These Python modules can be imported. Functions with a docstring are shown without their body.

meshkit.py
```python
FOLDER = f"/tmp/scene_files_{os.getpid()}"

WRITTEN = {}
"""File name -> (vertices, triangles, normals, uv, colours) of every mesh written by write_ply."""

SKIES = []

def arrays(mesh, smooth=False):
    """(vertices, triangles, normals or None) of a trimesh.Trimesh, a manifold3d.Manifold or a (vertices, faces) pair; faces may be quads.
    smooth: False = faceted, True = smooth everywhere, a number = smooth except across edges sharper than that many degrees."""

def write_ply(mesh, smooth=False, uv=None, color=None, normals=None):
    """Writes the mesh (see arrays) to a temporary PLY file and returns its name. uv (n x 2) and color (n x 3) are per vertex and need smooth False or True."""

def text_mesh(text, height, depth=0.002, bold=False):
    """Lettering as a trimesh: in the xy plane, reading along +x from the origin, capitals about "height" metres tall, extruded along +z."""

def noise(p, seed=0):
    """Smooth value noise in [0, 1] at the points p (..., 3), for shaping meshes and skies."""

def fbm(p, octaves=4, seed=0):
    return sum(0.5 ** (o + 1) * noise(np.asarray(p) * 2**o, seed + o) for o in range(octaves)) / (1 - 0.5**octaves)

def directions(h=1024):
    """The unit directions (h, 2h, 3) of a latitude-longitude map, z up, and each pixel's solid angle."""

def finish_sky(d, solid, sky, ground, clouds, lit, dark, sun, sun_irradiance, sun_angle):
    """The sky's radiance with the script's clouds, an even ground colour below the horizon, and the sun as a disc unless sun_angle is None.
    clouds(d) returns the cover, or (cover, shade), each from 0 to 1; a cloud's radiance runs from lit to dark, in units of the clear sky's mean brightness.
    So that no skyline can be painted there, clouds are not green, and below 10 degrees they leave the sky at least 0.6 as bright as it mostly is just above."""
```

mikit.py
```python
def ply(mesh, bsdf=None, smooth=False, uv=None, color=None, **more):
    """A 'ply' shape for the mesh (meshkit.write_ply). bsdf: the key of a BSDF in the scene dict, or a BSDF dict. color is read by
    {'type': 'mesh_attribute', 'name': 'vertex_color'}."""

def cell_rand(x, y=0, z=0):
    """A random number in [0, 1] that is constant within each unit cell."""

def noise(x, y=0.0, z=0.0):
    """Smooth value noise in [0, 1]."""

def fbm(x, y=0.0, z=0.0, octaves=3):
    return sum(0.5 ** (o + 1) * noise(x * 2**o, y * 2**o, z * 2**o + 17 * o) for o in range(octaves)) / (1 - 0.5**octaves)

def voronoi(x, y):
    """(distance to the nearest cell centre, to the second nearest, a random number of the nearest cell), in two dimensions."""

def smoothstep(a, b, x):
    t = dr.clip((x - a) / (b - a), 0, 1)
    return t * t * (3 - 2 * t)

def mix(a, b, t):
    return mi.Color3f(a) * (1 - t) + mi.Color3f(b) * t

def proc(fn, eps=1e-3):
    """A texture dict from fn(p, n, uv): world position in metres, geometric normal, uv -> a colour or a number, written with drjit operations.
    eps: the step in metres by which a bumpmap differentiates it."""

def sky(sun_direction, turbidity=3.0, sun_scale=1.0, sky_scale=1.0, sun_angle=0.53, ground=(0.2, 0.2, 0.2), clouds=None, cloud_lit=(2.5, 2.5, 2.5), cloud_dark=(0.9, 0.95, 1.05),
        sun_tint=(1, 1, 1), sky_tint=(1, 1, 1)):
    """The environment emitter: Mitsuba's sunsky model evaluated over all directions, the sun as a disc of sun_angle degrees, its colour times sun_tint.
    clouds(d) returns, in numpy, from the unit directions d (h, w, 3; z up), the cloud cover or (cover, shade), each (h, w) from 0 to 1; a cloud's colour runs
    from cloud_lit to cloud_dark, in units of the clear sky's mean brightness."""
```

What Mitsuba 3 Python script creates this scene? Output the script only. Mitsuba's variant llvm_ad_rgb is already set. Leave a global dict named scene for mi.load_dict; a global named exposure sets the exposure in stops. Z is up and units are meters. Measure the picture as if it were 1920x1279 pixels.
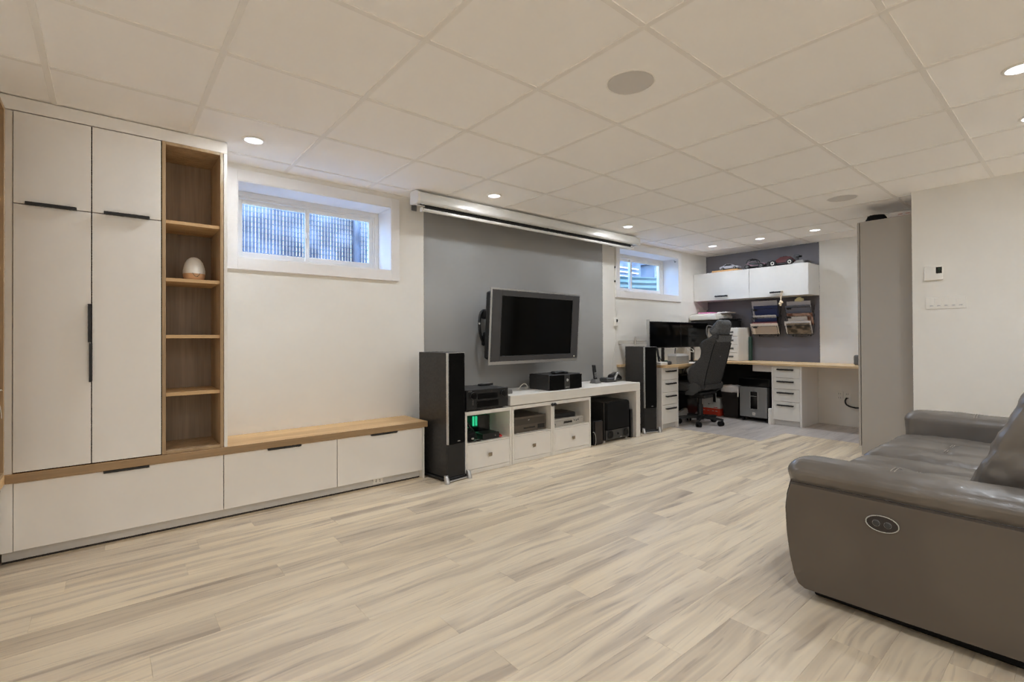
import math, random
import numpy as np
import trimesh
import mitsuba as mi
import drjit as dr
import mikit, meshkit
from mikit import proc, noise, fbm, cell_rand, smoothstep, mix

random.seed(7)
RNG = np.random.default_rng(7)
PI = math.pi
T = mi.ScalarTransform4f
scene, labels = {}, {}

# ------------------------------------------------------------------ camera, sky, exposure
YAW, PITCH, ROLL = math.radians(50.24867), math.radians(0.39230), math.radians(0.29507)
FOCAL, CY = 911.887, 626.922
CAM_H = 1.103
fwd = np.array([math.cos(YAW) * math.cos(PITCH), math.sin(YAW) * math.cos(PITCH), math.sin(PITCH)])
rgt = np.cross(fwd, [0, 0, 1.0]); rgt /= np.linalg.norm(rgt)
dwn = np.cross(fwd, rgt)
rgt, dwn = math.cos(ROLL) * rgt + math.sin(ROLL) * dwn, -math.sin(ROLL) * rgt + math.cos(ROLL) * dwn
scene['camera'] = {'type': 'perspective', 'fov_axis': 'x', 'fov': math.degrees(2 * math.atan(960 / FOCAL)), 'near_clip': 0.02, 'far_clip': 200.0,
                   'principal_point_offset_y': (639.5 - CY) / 1279,
                   'to_world': T().look_at(origin=[0, 0, CAM_H], target=[float(v) for v in fwd + [0, 0, CAM_H]], up=[float(-v) for v in dwn])}
scene['sky'] = mikit.sky((-0.3, -0.8, 0.6), turbidity=4.0, sun_scale=0.0, sky_scale=1.0, sky_tint=(0.74, 0.93, 1.16), ground=(0.3, 0.3, 0.3))
scene['sky']['scale'] = 70.0
scene['sky']['sampling_weight'] = 3.0
LAMP = (356.0, 388.0, 426.0)
exposure = 0.0

# ------------------------------------------------------------------ materials
def lin(c):
    c = np.asarray(c, float) / 255.0
    return [float(v) for v in np.where(c <= 0.04045, c / 12.92, ((c + 0.055) / 1.055) ** 2.4)]

def mat(name, color, rough=0.5, metallic=0.0, spec=0.5, bump=None, bump_scale=0.0, **kw):
    d = {'type': 'principled', 'base_color': {'type': 'rgb', 'value': lin(color)} if not isinstance(color, dict) else color,
         'roughness': rough, 'metallic': metallic, 'specular': spec, **kw}
    if bump is not None:
        d = {'type': 'bumpmap', 'arbitrary': bump, 'scale': bump_scale, 'nested': d}
    scene[name] = {'type': 'twosided', 'bsdf': d}
    return name

def oak(axis, light, dark):
    a, b = lin(light), lin(dark)
    def fn(p, n, uv):
        q = [p.x, p.y, p.z]
        u = q[axis] * 1.1
        v, w = [q[k] for k in range(3) if k != axis]
        wob = fbm(u * 1.5, v * 5, w * 5) * 0.35
        g = fbm(u * 2.0, (v + wob * .1) * 55, (w + wob * .1) * 55)
        h = fbm(u * 0.9, v * 11 + 3, w * 11, octaves=2)
        t = dr.clip(0.55 * g + 0.65 * h - 0.12, 0, 1)
        fine = noise(u * 9, v * 260, w * 260)
        return mix(a, b, dr.clip(t + 0.18 * (fine - 0.5), 0, 1))
    return proc(fn)

def plank_fn(tones, streak, k=1.0):
    cols = [lin(c) for c in tones]
    s = lin(streak)
    def fn(p, n, uv):
        r = uv.x * 37.0
        base = mix(cols[0], cols[1], 0.25 + 0.5 * uv.y) * (0.985 + 0.03 * cell_rand(uv.x * 977.0))
        x, y = p.x + r, p.y + r * 3
        warp = (fbm(x * 1.4, y * 2.5, octaves=3) - 0.5) * 0.10
        band = fbm(x * 1.1, (y + warp) * 15.0, octaves=3)
        fine = fbm(x * 3.0, (y + warp * .5) * 95.0, octaves=2)
        fleck = smoothstep(0.66, 0.80, fbm(x * 6.0, (y + warp) * 120.0, 7.0, octaves=2))
        knot = smoothstep(0.68, 0.84, fbm(x * 2.2, (y + warp) * 24.0, 5.0, octaves=2))
        tone = fbm(x * 0.7, y * 6.0, 9.0, octaves=2)
        dark = smoothstep(0.36, 0.72, band)
        t = (dark * 0.47 + (tone - 0.45) * 0.30) * k + (fine - 0.5) * 0.26 + fleck * 0.22 + knot * 0.34 - 0.03
        return mix(base, s, dr.clip(t, -0.1, 1))
    return proc(fn)

def speck(c0, c1, f):
    a, b = lin(c0), lin(c1)
    return proc(lambda p, n, uv: mix(a, b, smoothstep(0.3, 0.7, fbm(p.x * f, p.y * f, p.z * f, octaves=2))))

mat('m_wall', (234, 230, 222), 0.75, spec=0.2)
mat('m_wall_grey', (152, 151, 148), 0.33, spec=0.5)
mat('m_wall_slate', (104, 101, 106), 0.5)
mat('m_ceiling', (248, 245, 241), 0.9, spec=0.1)
mat('m_rail', (238, 234, 228), 0.6)
mat('m_white', (238, 234, 228), 0.5)
mat('m_white_gloss', (236, 232, 224), 0.35)
mat('m_trim', (236, 233, 230), 0.5)
mat('m_kick', (205, 202, 198), 0.5)
mat('m_gap', (24, 22, 20), 0.8)
mat('m_black', (16, 16, 17), 0.45)
mat('m_black_gloss', (9, 9, 10), 0.12)
mat('m_black_matte', (20, 20, 21), 0.8, spec=0.2)
mat('m_handle', (22, 21, 21), 0.4)
mat('m_oak_x', oak(0, (222, 188, 140), (176, 138, 94)), 0.45)
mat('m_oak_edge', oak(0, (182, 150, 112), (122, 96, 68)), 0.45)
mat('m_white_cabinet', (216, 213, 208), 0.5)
mat('m_oak_y', oak(1, (222, 188, 140), (176, 138, 94)), 0.45)
mat('m_oak_z', oak(2, (196, 168, 130), (132, 106, 80)), 0.5)
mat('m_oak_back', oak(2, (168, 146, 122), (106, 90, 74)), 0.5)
mat('m_desk_x', oak(0, (226, 198, 156), (200, 166, 120)), 0.4)
mat('m_desk_y', oak(1, (226, 198, 156), (200, 166, 120)), 0.4)
mat('m_plank', plank_fn([(221, 203, 174), (217, 203, 181)], (158, 142, 125)), 0.42, spec=0.5)
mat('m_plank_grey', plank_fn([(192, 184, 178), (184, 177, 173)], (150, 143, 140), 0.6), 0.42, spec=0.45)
mat('m_floor_base', (96, 84, 70), 0.8)
leather_bump = proc(lambda p, n, uv: fbm(p.x * 16, p.y * 16, p.z * 16, octaves=3) * 0.8 + noise(p.x * 120, p.y * 120, p.z * 120) * 0.06, eps=0.002)
mat('m_leather', speck((98, 92, 86), (88, 82, 76), 6), 0.32, spec=1.0, bump=leather_bump, bump_scale=0.006)
mat('m_leather_panel', speck((90, 82, 73), (84, 76, 68), 4), 0.45, spec=0.45)
mat('m_stitch', (150, 142, 132), 0.7)
mat('m_fabric', speck((52, 51, 51), (76, 75, 74), 230), 0.9, spec=0.15)
mat('m_fabric_light', speck((78, 79, 79), (106, 106, 106), 120), 0.9, spec=0.15)
mat('m_ash_black', speck((30, 29, 29), (36, 34, 33), 60), 0.35)
mat('m_grille', speck((12, 12, 12), (18, 18, 18), 300), 0.95, spec=0.1)
mat('m_silver', (196, 196, 196), 0.3, metallic=0.85)
mat('m_chrome', (215, 213, 208), 0.15, metallic=1.0)
mat('m_grey_metal', (128, 128, 128), 0.4, metallic=0.6)
mat('m_screen', (4, 4, 4), 0.08, spec=0.16)
mat('m_bezel', (66, 66, 68), 0.3)
mat('m_cab_grey', (170, 163, 154), 0.5)
mat('m_speaker_mesh', (206, 202, 198), 0.8)
mat('m_case_white', (226, 226, 222), 0.3)
mat('m_deck', (70, 64, 58), 0.35, metallic=0.3)
mat('m_deck_face', (92, 84, 76), 0.3, metallic=0.3)
mat('m_silver_plastic', (188, 184, 178), 0.35, metallic=0.3)
mat('m_dark_grey', (52, 52, 52), 0.4)
mat('m_mid_grey', (104, 103, 101), 0.4)
mat('m_paper', (232, 226, 222), 0.8, spec=0.2)
mat('m_paper_cream', (236, 222, 206), 0.8, spec=0.2)
mat('m_paper_grey', (206, 202, 206), 0.8, spec=0.2)
mat('m_folder_blue', (44, 52, 88), 0.6)
mat('m_folder_pink', (196, 134, 126), 0.7)
mat('m_folder_plum', (84, 44, 58), 0.7)
mat('m_folder_grey', (112, 112, 122), 0.6)
mat('m_pink', (226, 136, 186), 0.7)
mat('m_catalog', speck((50, 42, 32), (138, 122, 104), 18), 0.4)
mat('m_magazine', speck((112, 70, 54), (196, 160, 140), 24), 0.4)
mat('m_manila', (176, 158, 140), 0.7)
mat('m_red', (206, 42, 44), 0.4)
mat('m_box_red', (206, 66, 40), 0.6)
mat('m_box_white', (214, 210, 202), 0.6)
mat('m_green', (60, 104, 78), 0.6)
mat('m_green_dark', (40, 66, 58), 0.6)
mat('m_yellow', (240, 233, 190), 0.8)
mat('m_string', (226, 206, 176), 0.9)
mat('m_plank_toy', (214, 172, 120), 0.6)
mat('m_car_silver', (196, 198, 208), 0.3, metallic=0.3)
mat('m_car_pink', (150, 118, 130), 0.4)
mat('m_car_red', (74, 26, 28), 0.3)
mat('m_tyre', (18, 18, 18), 0.8)
mat('m_brown', (40, 33, 30), 0.5)
mat('m_bag', (236, 228, 222), 0.45)
mat('m_shredder', (142, 143, 143), 0.4, metallic=0.2)
mat('m_egg', (238, 234, 226), 0.5)
mat('m_egg_wood', (222, 178, 138), 0.5)
mat('m_black_fill', (12, 12, 12), 0.7)
mat('m_siding', (226, 232, 236), 0.6)
mat('m_well', (96, 116, 116), 0.6)
mat('m_fence', speck((42, 49, 64), (78, 86, 102), 5), 0.6)
mat('m_house', (84, 92, 104), 0.8)
mat('m_soil', (150, 150, 150), 0.9)
mat('m_knob', (150, 138, 122), 0.35, metallic=0.8)
mat('m_cable_white', (224, 220, 210), 0.5)
scene['m_glass'] = {'type': 'thindielectric', 'int_ior': 1.5}
scene['m_smoke'] = {'type': 'twosided', 'bsdf': {'type': 'principled', 'base_color': {'type': 'rgb', 'value': [0.03, 0.03, 0.035]}, 'roughness': 0.1}}

# ------------------------------------------------------------------ mesh helpers
def Mat(loc=(0, 0, 0), rz=0.0, rx=0.0, ry=0.0):
    e = trimesh.transformations
    return e.translation_matrix(loc) @ e.rotation_matrix(rz, [0, 0, 1]) @ e.rotation_matrix(ry, [0, 1, 0]) @ e.rotation_matrix(rx, [1, 0, 0])

def _chamfer_topology():
    pts = []
    for sx in (-1, 1):
        for sy in (-1, 1):
            for sz in (-1, 1):
                for k in range(3):
                    p = np.array([sx, sy, sz], float); q = p * 0.8; q[k] = p[k]
                    pts.append(q)
    pts = np.array(pts)
    h = trimesh.convex.convex_hull(pts)
    idx = [int(np.argmin(((pts - v) ** 2).sum(1))) for v in h.vertices]
    return np.array(idx)[h.faces]
_CF = _chamfer_topology()

def box(x0, x1, y0, y1, z0, z1, b=0.0015):
    c = np.array([(x0 + x1) / 2, (y0 + y1) / 2, (z0 + z1) / 2]); h = np.abs(np.array([x1 - x0, y1 - y0, z1 - z0])) / 2
    b = min(b, h.min() * 0.45)
    if b <= 0:
        m = trimesh.creation.box(2 * h); m.apply_translation(c); return m
    v = []
    for sx in (-1, 1):
        for sy in (-1, 1):
            for sz in (-1, 1):
                s = np.array([sx, sy, sz])
                for k in range(3):
                    q = h - b; q[k] = h[k]
                    v.append(c + s * q)
    return trimesh.Trimesh(np.array(v), _CF, process=False)

def cat(*ms):
    flat = []
    for m in ms:
        flat += m if isinstance(m, (list, tuple)) else [m]
    return trimesh.util.concatenate(flat) if len(flat) > 1 else flat[0]

def xf(m, M):
    m = m.copy(); m.apply_transform(M); return m

def align(p0, p1):
    p0, p1 = np.asarray(p0, float), np.asarray(p1, float)
    M = trimesh.geometry.align_vectors([0, 0, 1], (p1 - p0) / np.linalg.norm(p1 - p0)); M[:3, 3] = (p0 + p1) / 2
    return M

def cyl(p0, p1, r, n=20):
    m = trimesh.creation.cylinder(r, np.linalg.norm(np.subtract(p1, p0)), sections=n)
    return xf(m, align(p0, p1))

def lathe(prof, n=32, M=None):
    m = trimesh.creation.revolve(np.array(prof, float), sections=n)
    return xf(m, M) if M is not None else m

def tube(points, r, n=8, samples=0):
    p = np.asarray(points, float)
    if samples:
        t = np.linspace(0, len(p) - 1, samples)
        from scipy.interpolate import CubicSpline
        p = CubicSpline(np.arange(len(p)), p)(t)
    tan = np.gradient(p, axis=0); tan /= np.linalg.norm(tan, axis=1, keepdims=True) + 1e-9
    ref = np.array([0, 0, 1.0]) if abs(tan[:, 2]).max() < 0.9 else np.array([0.31, 0.9, 0.3])
    a = np.cross(tan, ref); a /= np.linalg.norm(a, axis=1, keepdims=True) + 1e-9
    b = np.cross(tan, a)
    an = np.arange(n) * 2 * PI / n
    v = (p[:, None] + r * (np.cos(an)[None, :, None] * a[:, None] + np.sin(an)[None, :, None] * b[:, None])).reshape(-1, 3)
    f = []
    L = len(p)
    for i in range(L - 1):
        for j in range(n):
            k = (j + 1) % n
            f += [[i * n + j, i * n + k, (i + 1) * n + k], [i * n + j, (i + 1) * n + k, (i + 1) * n + j]]
    v = np.vstack([v, p[0], p[-1]])
    for j in range(n):
        k = (j + 1) % n
        f += [[L * n, k, j], [L * n + 1, (L - 1) * n + j, (L - 1) * n + k]]
    m = trimesh.Trimesh(v, np.array(f), process=False)
    m.fix_normals()
    return m

def prism(poly, axis, lo, hi):
    """polygon in the two other axes (in order), extruded along axis"""
    from shapely.geometry import Polygon
    m = trimesh.creation.extrude_polygon(Polygon(poly), hi - lo, engine='earcut')
    v = np.array(m.vertices)
    a, b = [k for k in range(3) if k != axis]
    w = np.zeros_like(v); w[:, a], w[:, b], w[:, axis] = v[:, 0], v[:, 1], v[:, 2] + lo
    m = trimesh.Trimesh(w, m.faces, process=False)
    m.fix_normals()
    return m

def rbox(x0, x1, y0, y1, z0, z1, r, n=8):
    """rounded box: hull of eight spheres"""
    s = trimesh.creation.uv_sphere(r, count=[n, 2 * n]).vertices
    pts = [s + [x, y, z] for x in (x0 + r, x1 - r) for y in (y0 + r, y1 - r) for z in (z0 + r, z1 - r)]
    return trimesh.convex.convex_hull(np.vstack(pts))

def hull(pts):
    return trimesh.convex.convex_hull(np.asarray(pts, float))

def soft(m, edge, disp=None, taubin=0):
    """refine a closed mesh to short edges and displace it"""
    import manifold3d as m3
    mm = m3.Manifold(m3.Mesh(np.asarray(m.vertices, np.float32), np.asarray(m.faces, np.uint32))).refine_to_length(edge)
    q = mm.to_mesh()
    t = trimesh.Trimesh(np.array(q.vert_properties[:, :3], float), np.array(q.tri_verts), process=True)
    if taubin:
        trimesh.smoothing.filter_taubin(t, iterations=taubin)
    if disp is not None:
        t.vertices = t.vertices + disp(np.array(t.vertices), np.array(t.vertex_normals))
    return t

def frame(x0, x1, z0, z1, y0, y1, w, wt=None, wb=None):
    wt, wb = wt or w, wb or w
    return cat(box(x0, x0 + w, y0, y1, z0, z1), box(x1 - w, x1, y0, y1, z0, z1), box(x0 + w, x1 - w, y0, y1, z1 - wt, z1), box(x0 + w, x1 - w, y0, y1, z0, z0 + wb))

# ------------------------------------------------------------------ scene helpers
CUR = np.eye(4)
def at(loc=(0, 0, 0), rz=0.0, rx=0.0, ry=0.0):
    global CUR
    CUR = Mat(loc, rz, rx, ry)
def home():
    global CUR
    CUR = np.eye(4)

def numbered(key):
    if key not in scene and key not in labels and not any(k.startswith(key + '__') for k in scene): return key
    i = 1
    while True:
        k = '%s_%03d' % (key, i)
        if k not in scene and k not in labels and not any(q.startswith(k + '__') for q in scene): return k
        i += 1

_count = {}
def part_key(parent, name):
    base = parent + '__' + name
    i = _count.get(base, 0); _count[base] = i + 1
    return base if i == 0 else '%s_%03d' % (base, i)

def put(key, mesh, material, smooth=False, **more):
    if not np.allclose(CUR, np.eye(4)): mesh = xf(mesh, CUR)
    if smooth is True or smooth is False or smooth is None:
        pass
    scene[key] = mikit.ply(mesh, material, smooth, **more)
    return key

def thing(name, label, cat_, group=None, kind=None):
    key = numbered(name)
    labels[key] = {'label': label, 'category': cat_}
    if group: labels[key]['group'] = group
    if kind: labels[key]['kind'] = kind
    return key

def part(parent, name, mesh, material, smooth=False, label=None, **more):
    key = part_key(parent, name)
    put(key, mesh, material, smooth, **more)
    if label: labels[key] = {'label': label}
    return key

def one(name, mesh, material, label, cat_, group=None, smooth=False, kind=None, **more):
    key = thing(name, label, cat_, group, kind)
    put(key, mesh, material, smooth, **more)
    return key

def lens(key, mesh, material, radiance, weight=1.0):
    scene[key] = mikit.ply(xf(mesh, CUR), material, False, emitter={'type': 'area', 'radiance': {'type': 'rgb', 'value': list(radiance)}, 'sampling_weight': weight})
    return key

# ================================================================== SETTING
CEIL, YW, XB, XP = 2.302, 3.76, 6.95, 5.18      # ceiling, window wall, office back wall, partition face
X0, Y0 = -0.80, -2.6                              # wall behind the left cabinets, rear wall
def struct(name, mesh, m, label, smooth=False):
    return one(name, mesh, m, label, name.split('_')[0], kind='structure', smooth=smooth)

W1 = (0.682, 1.818, 1.663, 2.192)
W2 = (4.842, 6.162, 1.672, 2.203)
YO = 4.08
struct('wall_left', cat(box(X0 - .1, XB + .1, YW, YO, -.05, 1.663, 0), box(X0 - .1, XB + .1, YW, YO, 2.203, CEIL + .25, 0), box(X0 - .1, W1[0], YW, YO, 1.663, 2.203, 0),
       box(W1[1], W2[0], YW, YO, 1.663, 2.203, 0), box(W2[1], XB + .1, YW, YO, 1.663, 2.203, 0), box(W1[0], W1[1], YW, YO, 2.192, 2.203, 0), box(W2[0], W2[1], YW, YO, 1.663, 1.672, 0)),
       'm_wall', 'long cream wall with two high basement windows')
part('wall_left', 'painted_panel', box(2.127, 4.529, YW - .005, YW + .02, 0.0, CEIL - .01, .001), 'm_wall_grey', label='smooth grey painted panel behind the television')
struct('wall_back', box(XB, XB + .12, 0.2, YW, -.05, CEIL + .25, 0), 'm_wall', 'white wall at the back of the office corner')
part('wall_back', 'painted_panel', box(XB - .004, XB + .02, 2.247, YW - .001, 0.745, CEIL - .004, .001), 'm_wall_slate', label='dark slate painted section around the wall cabinet')
struct('wall_right', cat(box(XP, XP + .12, Y0, .985, -.05, CEIL + .25, .002), box(XP + .12, XB, .08, .2, -.05, CEIL + .25, 0)), 'm_wall', 'white partition wall at the right behind the sofa')
struct('wall_rear', box(X0 - .1, XP, Y0 - .12, Y0, -.05, CEIL + .25, 0), 'm_wall', 'white wall behind the camera')
struct('wall_end', box(X0 - .12, X0, Y0, YW, -.05, CEIL + .25, 0), 'm_wall', 'white wall behind the cabinets at the left edge')

# floor: planks along x
struct('floor', box(X0, XB, Y0, YW, -.06, -.004, 0), 'm_floor_base', 'light oak plank floor, greyer in the office corner')
PITCHY, LEN = 0.15, 1.2
offs = {8: .33, 7: .114, 4: 1.01, 0: 1.53, 10: .637, 13: -.145, 14: .375, 6: .79, 9: 2.093, 1: 2.16}
pieces, rest = [], []
for row in range(-6, 19):
    y0 = .928 + row * PITCHY; y1 = y0 + PITCHY
    o = offs.get(row, ((row * 0.437) % 1.0) * LEN)
    k0 = math.floor((X0 - o) / LEN)
    x = o + k0 * LEN
    while x < XB:
        a, b = max(x, X0), min(x + LEN, XB)
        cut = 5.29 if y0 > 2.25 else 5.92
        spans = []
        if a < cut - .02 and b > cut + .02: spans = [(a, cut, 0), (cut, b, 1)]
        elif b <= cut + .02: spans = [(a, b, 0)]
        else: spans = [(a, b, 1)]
        for (s, e, g) in spans:
            if e - s > .01: pieces.append((s, e, y0, min(y1, YW), g))
        x += LEN
def plank(s, e, y0, y1):
    g = .0001
    s, e, y0, y1 = s + g, e - g, y0 + g, y1 - g
    c = .0005
    v = [[s, y0, -.004], [e, y0, -.004], [e, y1, -.004], [s, y1, -.004], [s, y0, -c], [e, y0, -c], [e, y1, -c], [s, y1, -c], [s + c, y0 + c, 0], [e - c, y0 + c, 0], [e - c, y1 - c, 0], [s + c, y1 - c, 0]]
    f = [[8, 9, 10], [8, 10, 11]]
    for a in (0, 4):
        for i in range(4):
            j = (i + 1) % 4
            f += [[a + i, a + j, a + 4 + j], [a + i, a + 4 + j, a + 4 + i]]
    return trimesh.Trimesh(np.array(v), np.array(f), process=False)
for (s, e, y0, y1, g) in pieces:
    m = plank(s, e, y0, y1)
    r1, r2 = random.random(), random.random()
    part('floor', 'plank', m, 'm_plank_grey' if g else 'm_plank', uv=np.tile([r1, r2], (len(m.vertices), 1)))
stuffm, suv = [], []
for row in range(-24, -6):
    y0 = .928 + row * PITCHY
    if y0 < Y0: continue
    x = X0 - random.random() * LEN
    while x < XP:
        m = plank(max(x, X0), min(x + LEN, XP), y0, y0 + PITCHY); stuffm.append(m)
        suv.append(np.tile([random.random(), random.random()], (len(m.vertices), 1))); x += LEN
k = part('floor', 'plank_field', cat(stuffm), 'm_plank', uv=np.vstack(suv)); labels[k] = {'label': 'oak planks behind the camera', 'kind': 'stuff'}

# suspended ceiling
struct('ceiling', box(X0, XB, Y0, YW, CEIL + .12, CEIL + .2, 0), 'm_ceiling', 'white suspended ceiling of square panels in a metal grid')
GX, GY, GP = 0.985, 1.719, 0.6122
xs = [GX + GP * i for i in range(-3, 10)]; ys = [GY + GP * j for j in range(-8, 4)]
xs[1] = GX - 2 * GP + .03
xe = [X0] + [v for v in xs if X0 + .05 < v < XB - .05] + [XB]; ye = [Y0] + [v for v in ys if Y0 + .05 < v < YW - .05] + [YW]
pots = [(-1, 2), (2, 2), (5, 2), (8, 2), (8, 1), (8, 0), (3, -3), (4, -3)]
pot_xy = [(GX + GP * (i + .5), GY + GP * (j + .5)) for i, j in pots]
pot_xy[4] = (6.16, 2.634); pot_xy[5] = (6.157, 2.03); pot_xy[3] = (6.169, 3.248); pot_xy[6] = (3.16, .21)
pot_xy[7] = (3.93, .21)
added_pots = [(1.30, .19), (-.54, .19), (-.54, 1.6), (1.30, -1.65), (3.12, -1.65), (-.54, -1.65), (4.75, -1.65)]  # unseen pot lights, added to even out the room light
spk_xy = [(1.90, 1.40), (4.93, 1.41)]
HW = .0122
for a in range(len(xe) - 1):
    for b in range(len(ye) - 1):
        x0, x1, y0, y1 = xe[a], xe[a + 1], ye[b], ye[b + 1]
        if x0 > XP + .1 and y1 < .1: continue
        part('ceiling', 'panel', box(x0 + .004, x1 - .004, y0 + .004, y1 - .004, CEIL + .004, CEIL + .02, .002), 'm_ceiling')
for v in xe:
    part('ceiling', 'grid_rail', box(max(v - HW, X0), min(v + HW, XB), Y0, YW, CEIL - .001, CEIL + .006, .0008), 'm_rail')
for b, v in enumerate(ye):
    for a in range(len(xe) - 1):
        part('ceiling', 'grid_rail', box(xe[a] + HW, xe[a + 1] - HW, max(v - HW, Y0), min(v + HW, YW), CEIL - .0005, CEIL + .006, .0008), 'm_rail')

def pot(x, y, label, dim=1.0):
    t = thing('pot_light', label, 'ceiling light', 'recessed pot lights in the ceiling')
    at((x, y, CEIL + .004))
    part(t, 'trim_ring', lathe([[.047, -.001], [.050, -.006], [.060, -.005], [.064, 0], [.047, 0], [.047, -.001]], 36), 'm_white_gloss', smooth=30)
    m = lathe([[0, -.012], [.02, -.011], [.038, -.007], [.047, -.001], [.047, .0], [0, .0]], 28)
    lens(part_key(t, 'lens'), m, 'm_white', [c * dim for c in LAMP])
    home()
names = ['pot light in the ceiling above the left window', 'pot light in the ceiling above the projector screen, in its middle', 'pot light above the right end of the projector screen',
         'pot light in the office corner nearest the small window', 'middle pot light of the office row above the wall cabinet', 'pot light of the office row nearest the grey cabinet',
         'pot light with glow at the right edge of the ceiling', 'pot light cut off at the right edge, below the larger glowing one']
for i, ((x, y), l) in enumerate(zip(pot_xy, names)): pot(x, y, l, 0.54 if i in (3, 4, 5) else 1.0)   # office row emits less so the office does not render too bright
for i, (x, y) in enumerate(added_pots): pot(x, y, 'pot light added out of view behind the camera for even light')
for i, (x, y) in enumerate(spk_xy):
    t = thing('ceiling_speaker', ['large round grey speaker grille in the middle of the ceiling', 'far round speaker grille in the ceiling before the partition'][i], 'ceiling speaker', 'round ceiling speakers')
    at((x, y, CEIL + .004))
    part(t, 'rim', lathe([[.106, -.002], [.108, -.004], [.113, -.003], [.115, 0], [.106, 0], [.106, -.002]], 48), 'm_white', smooth=30)
    part(t, 'grille', lathe([[0, -.003], [.1055, -.003], [.1055, 0], [0, 0]], 48), 'm_speaker_mesh', smooth=30)
    home()

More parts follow.
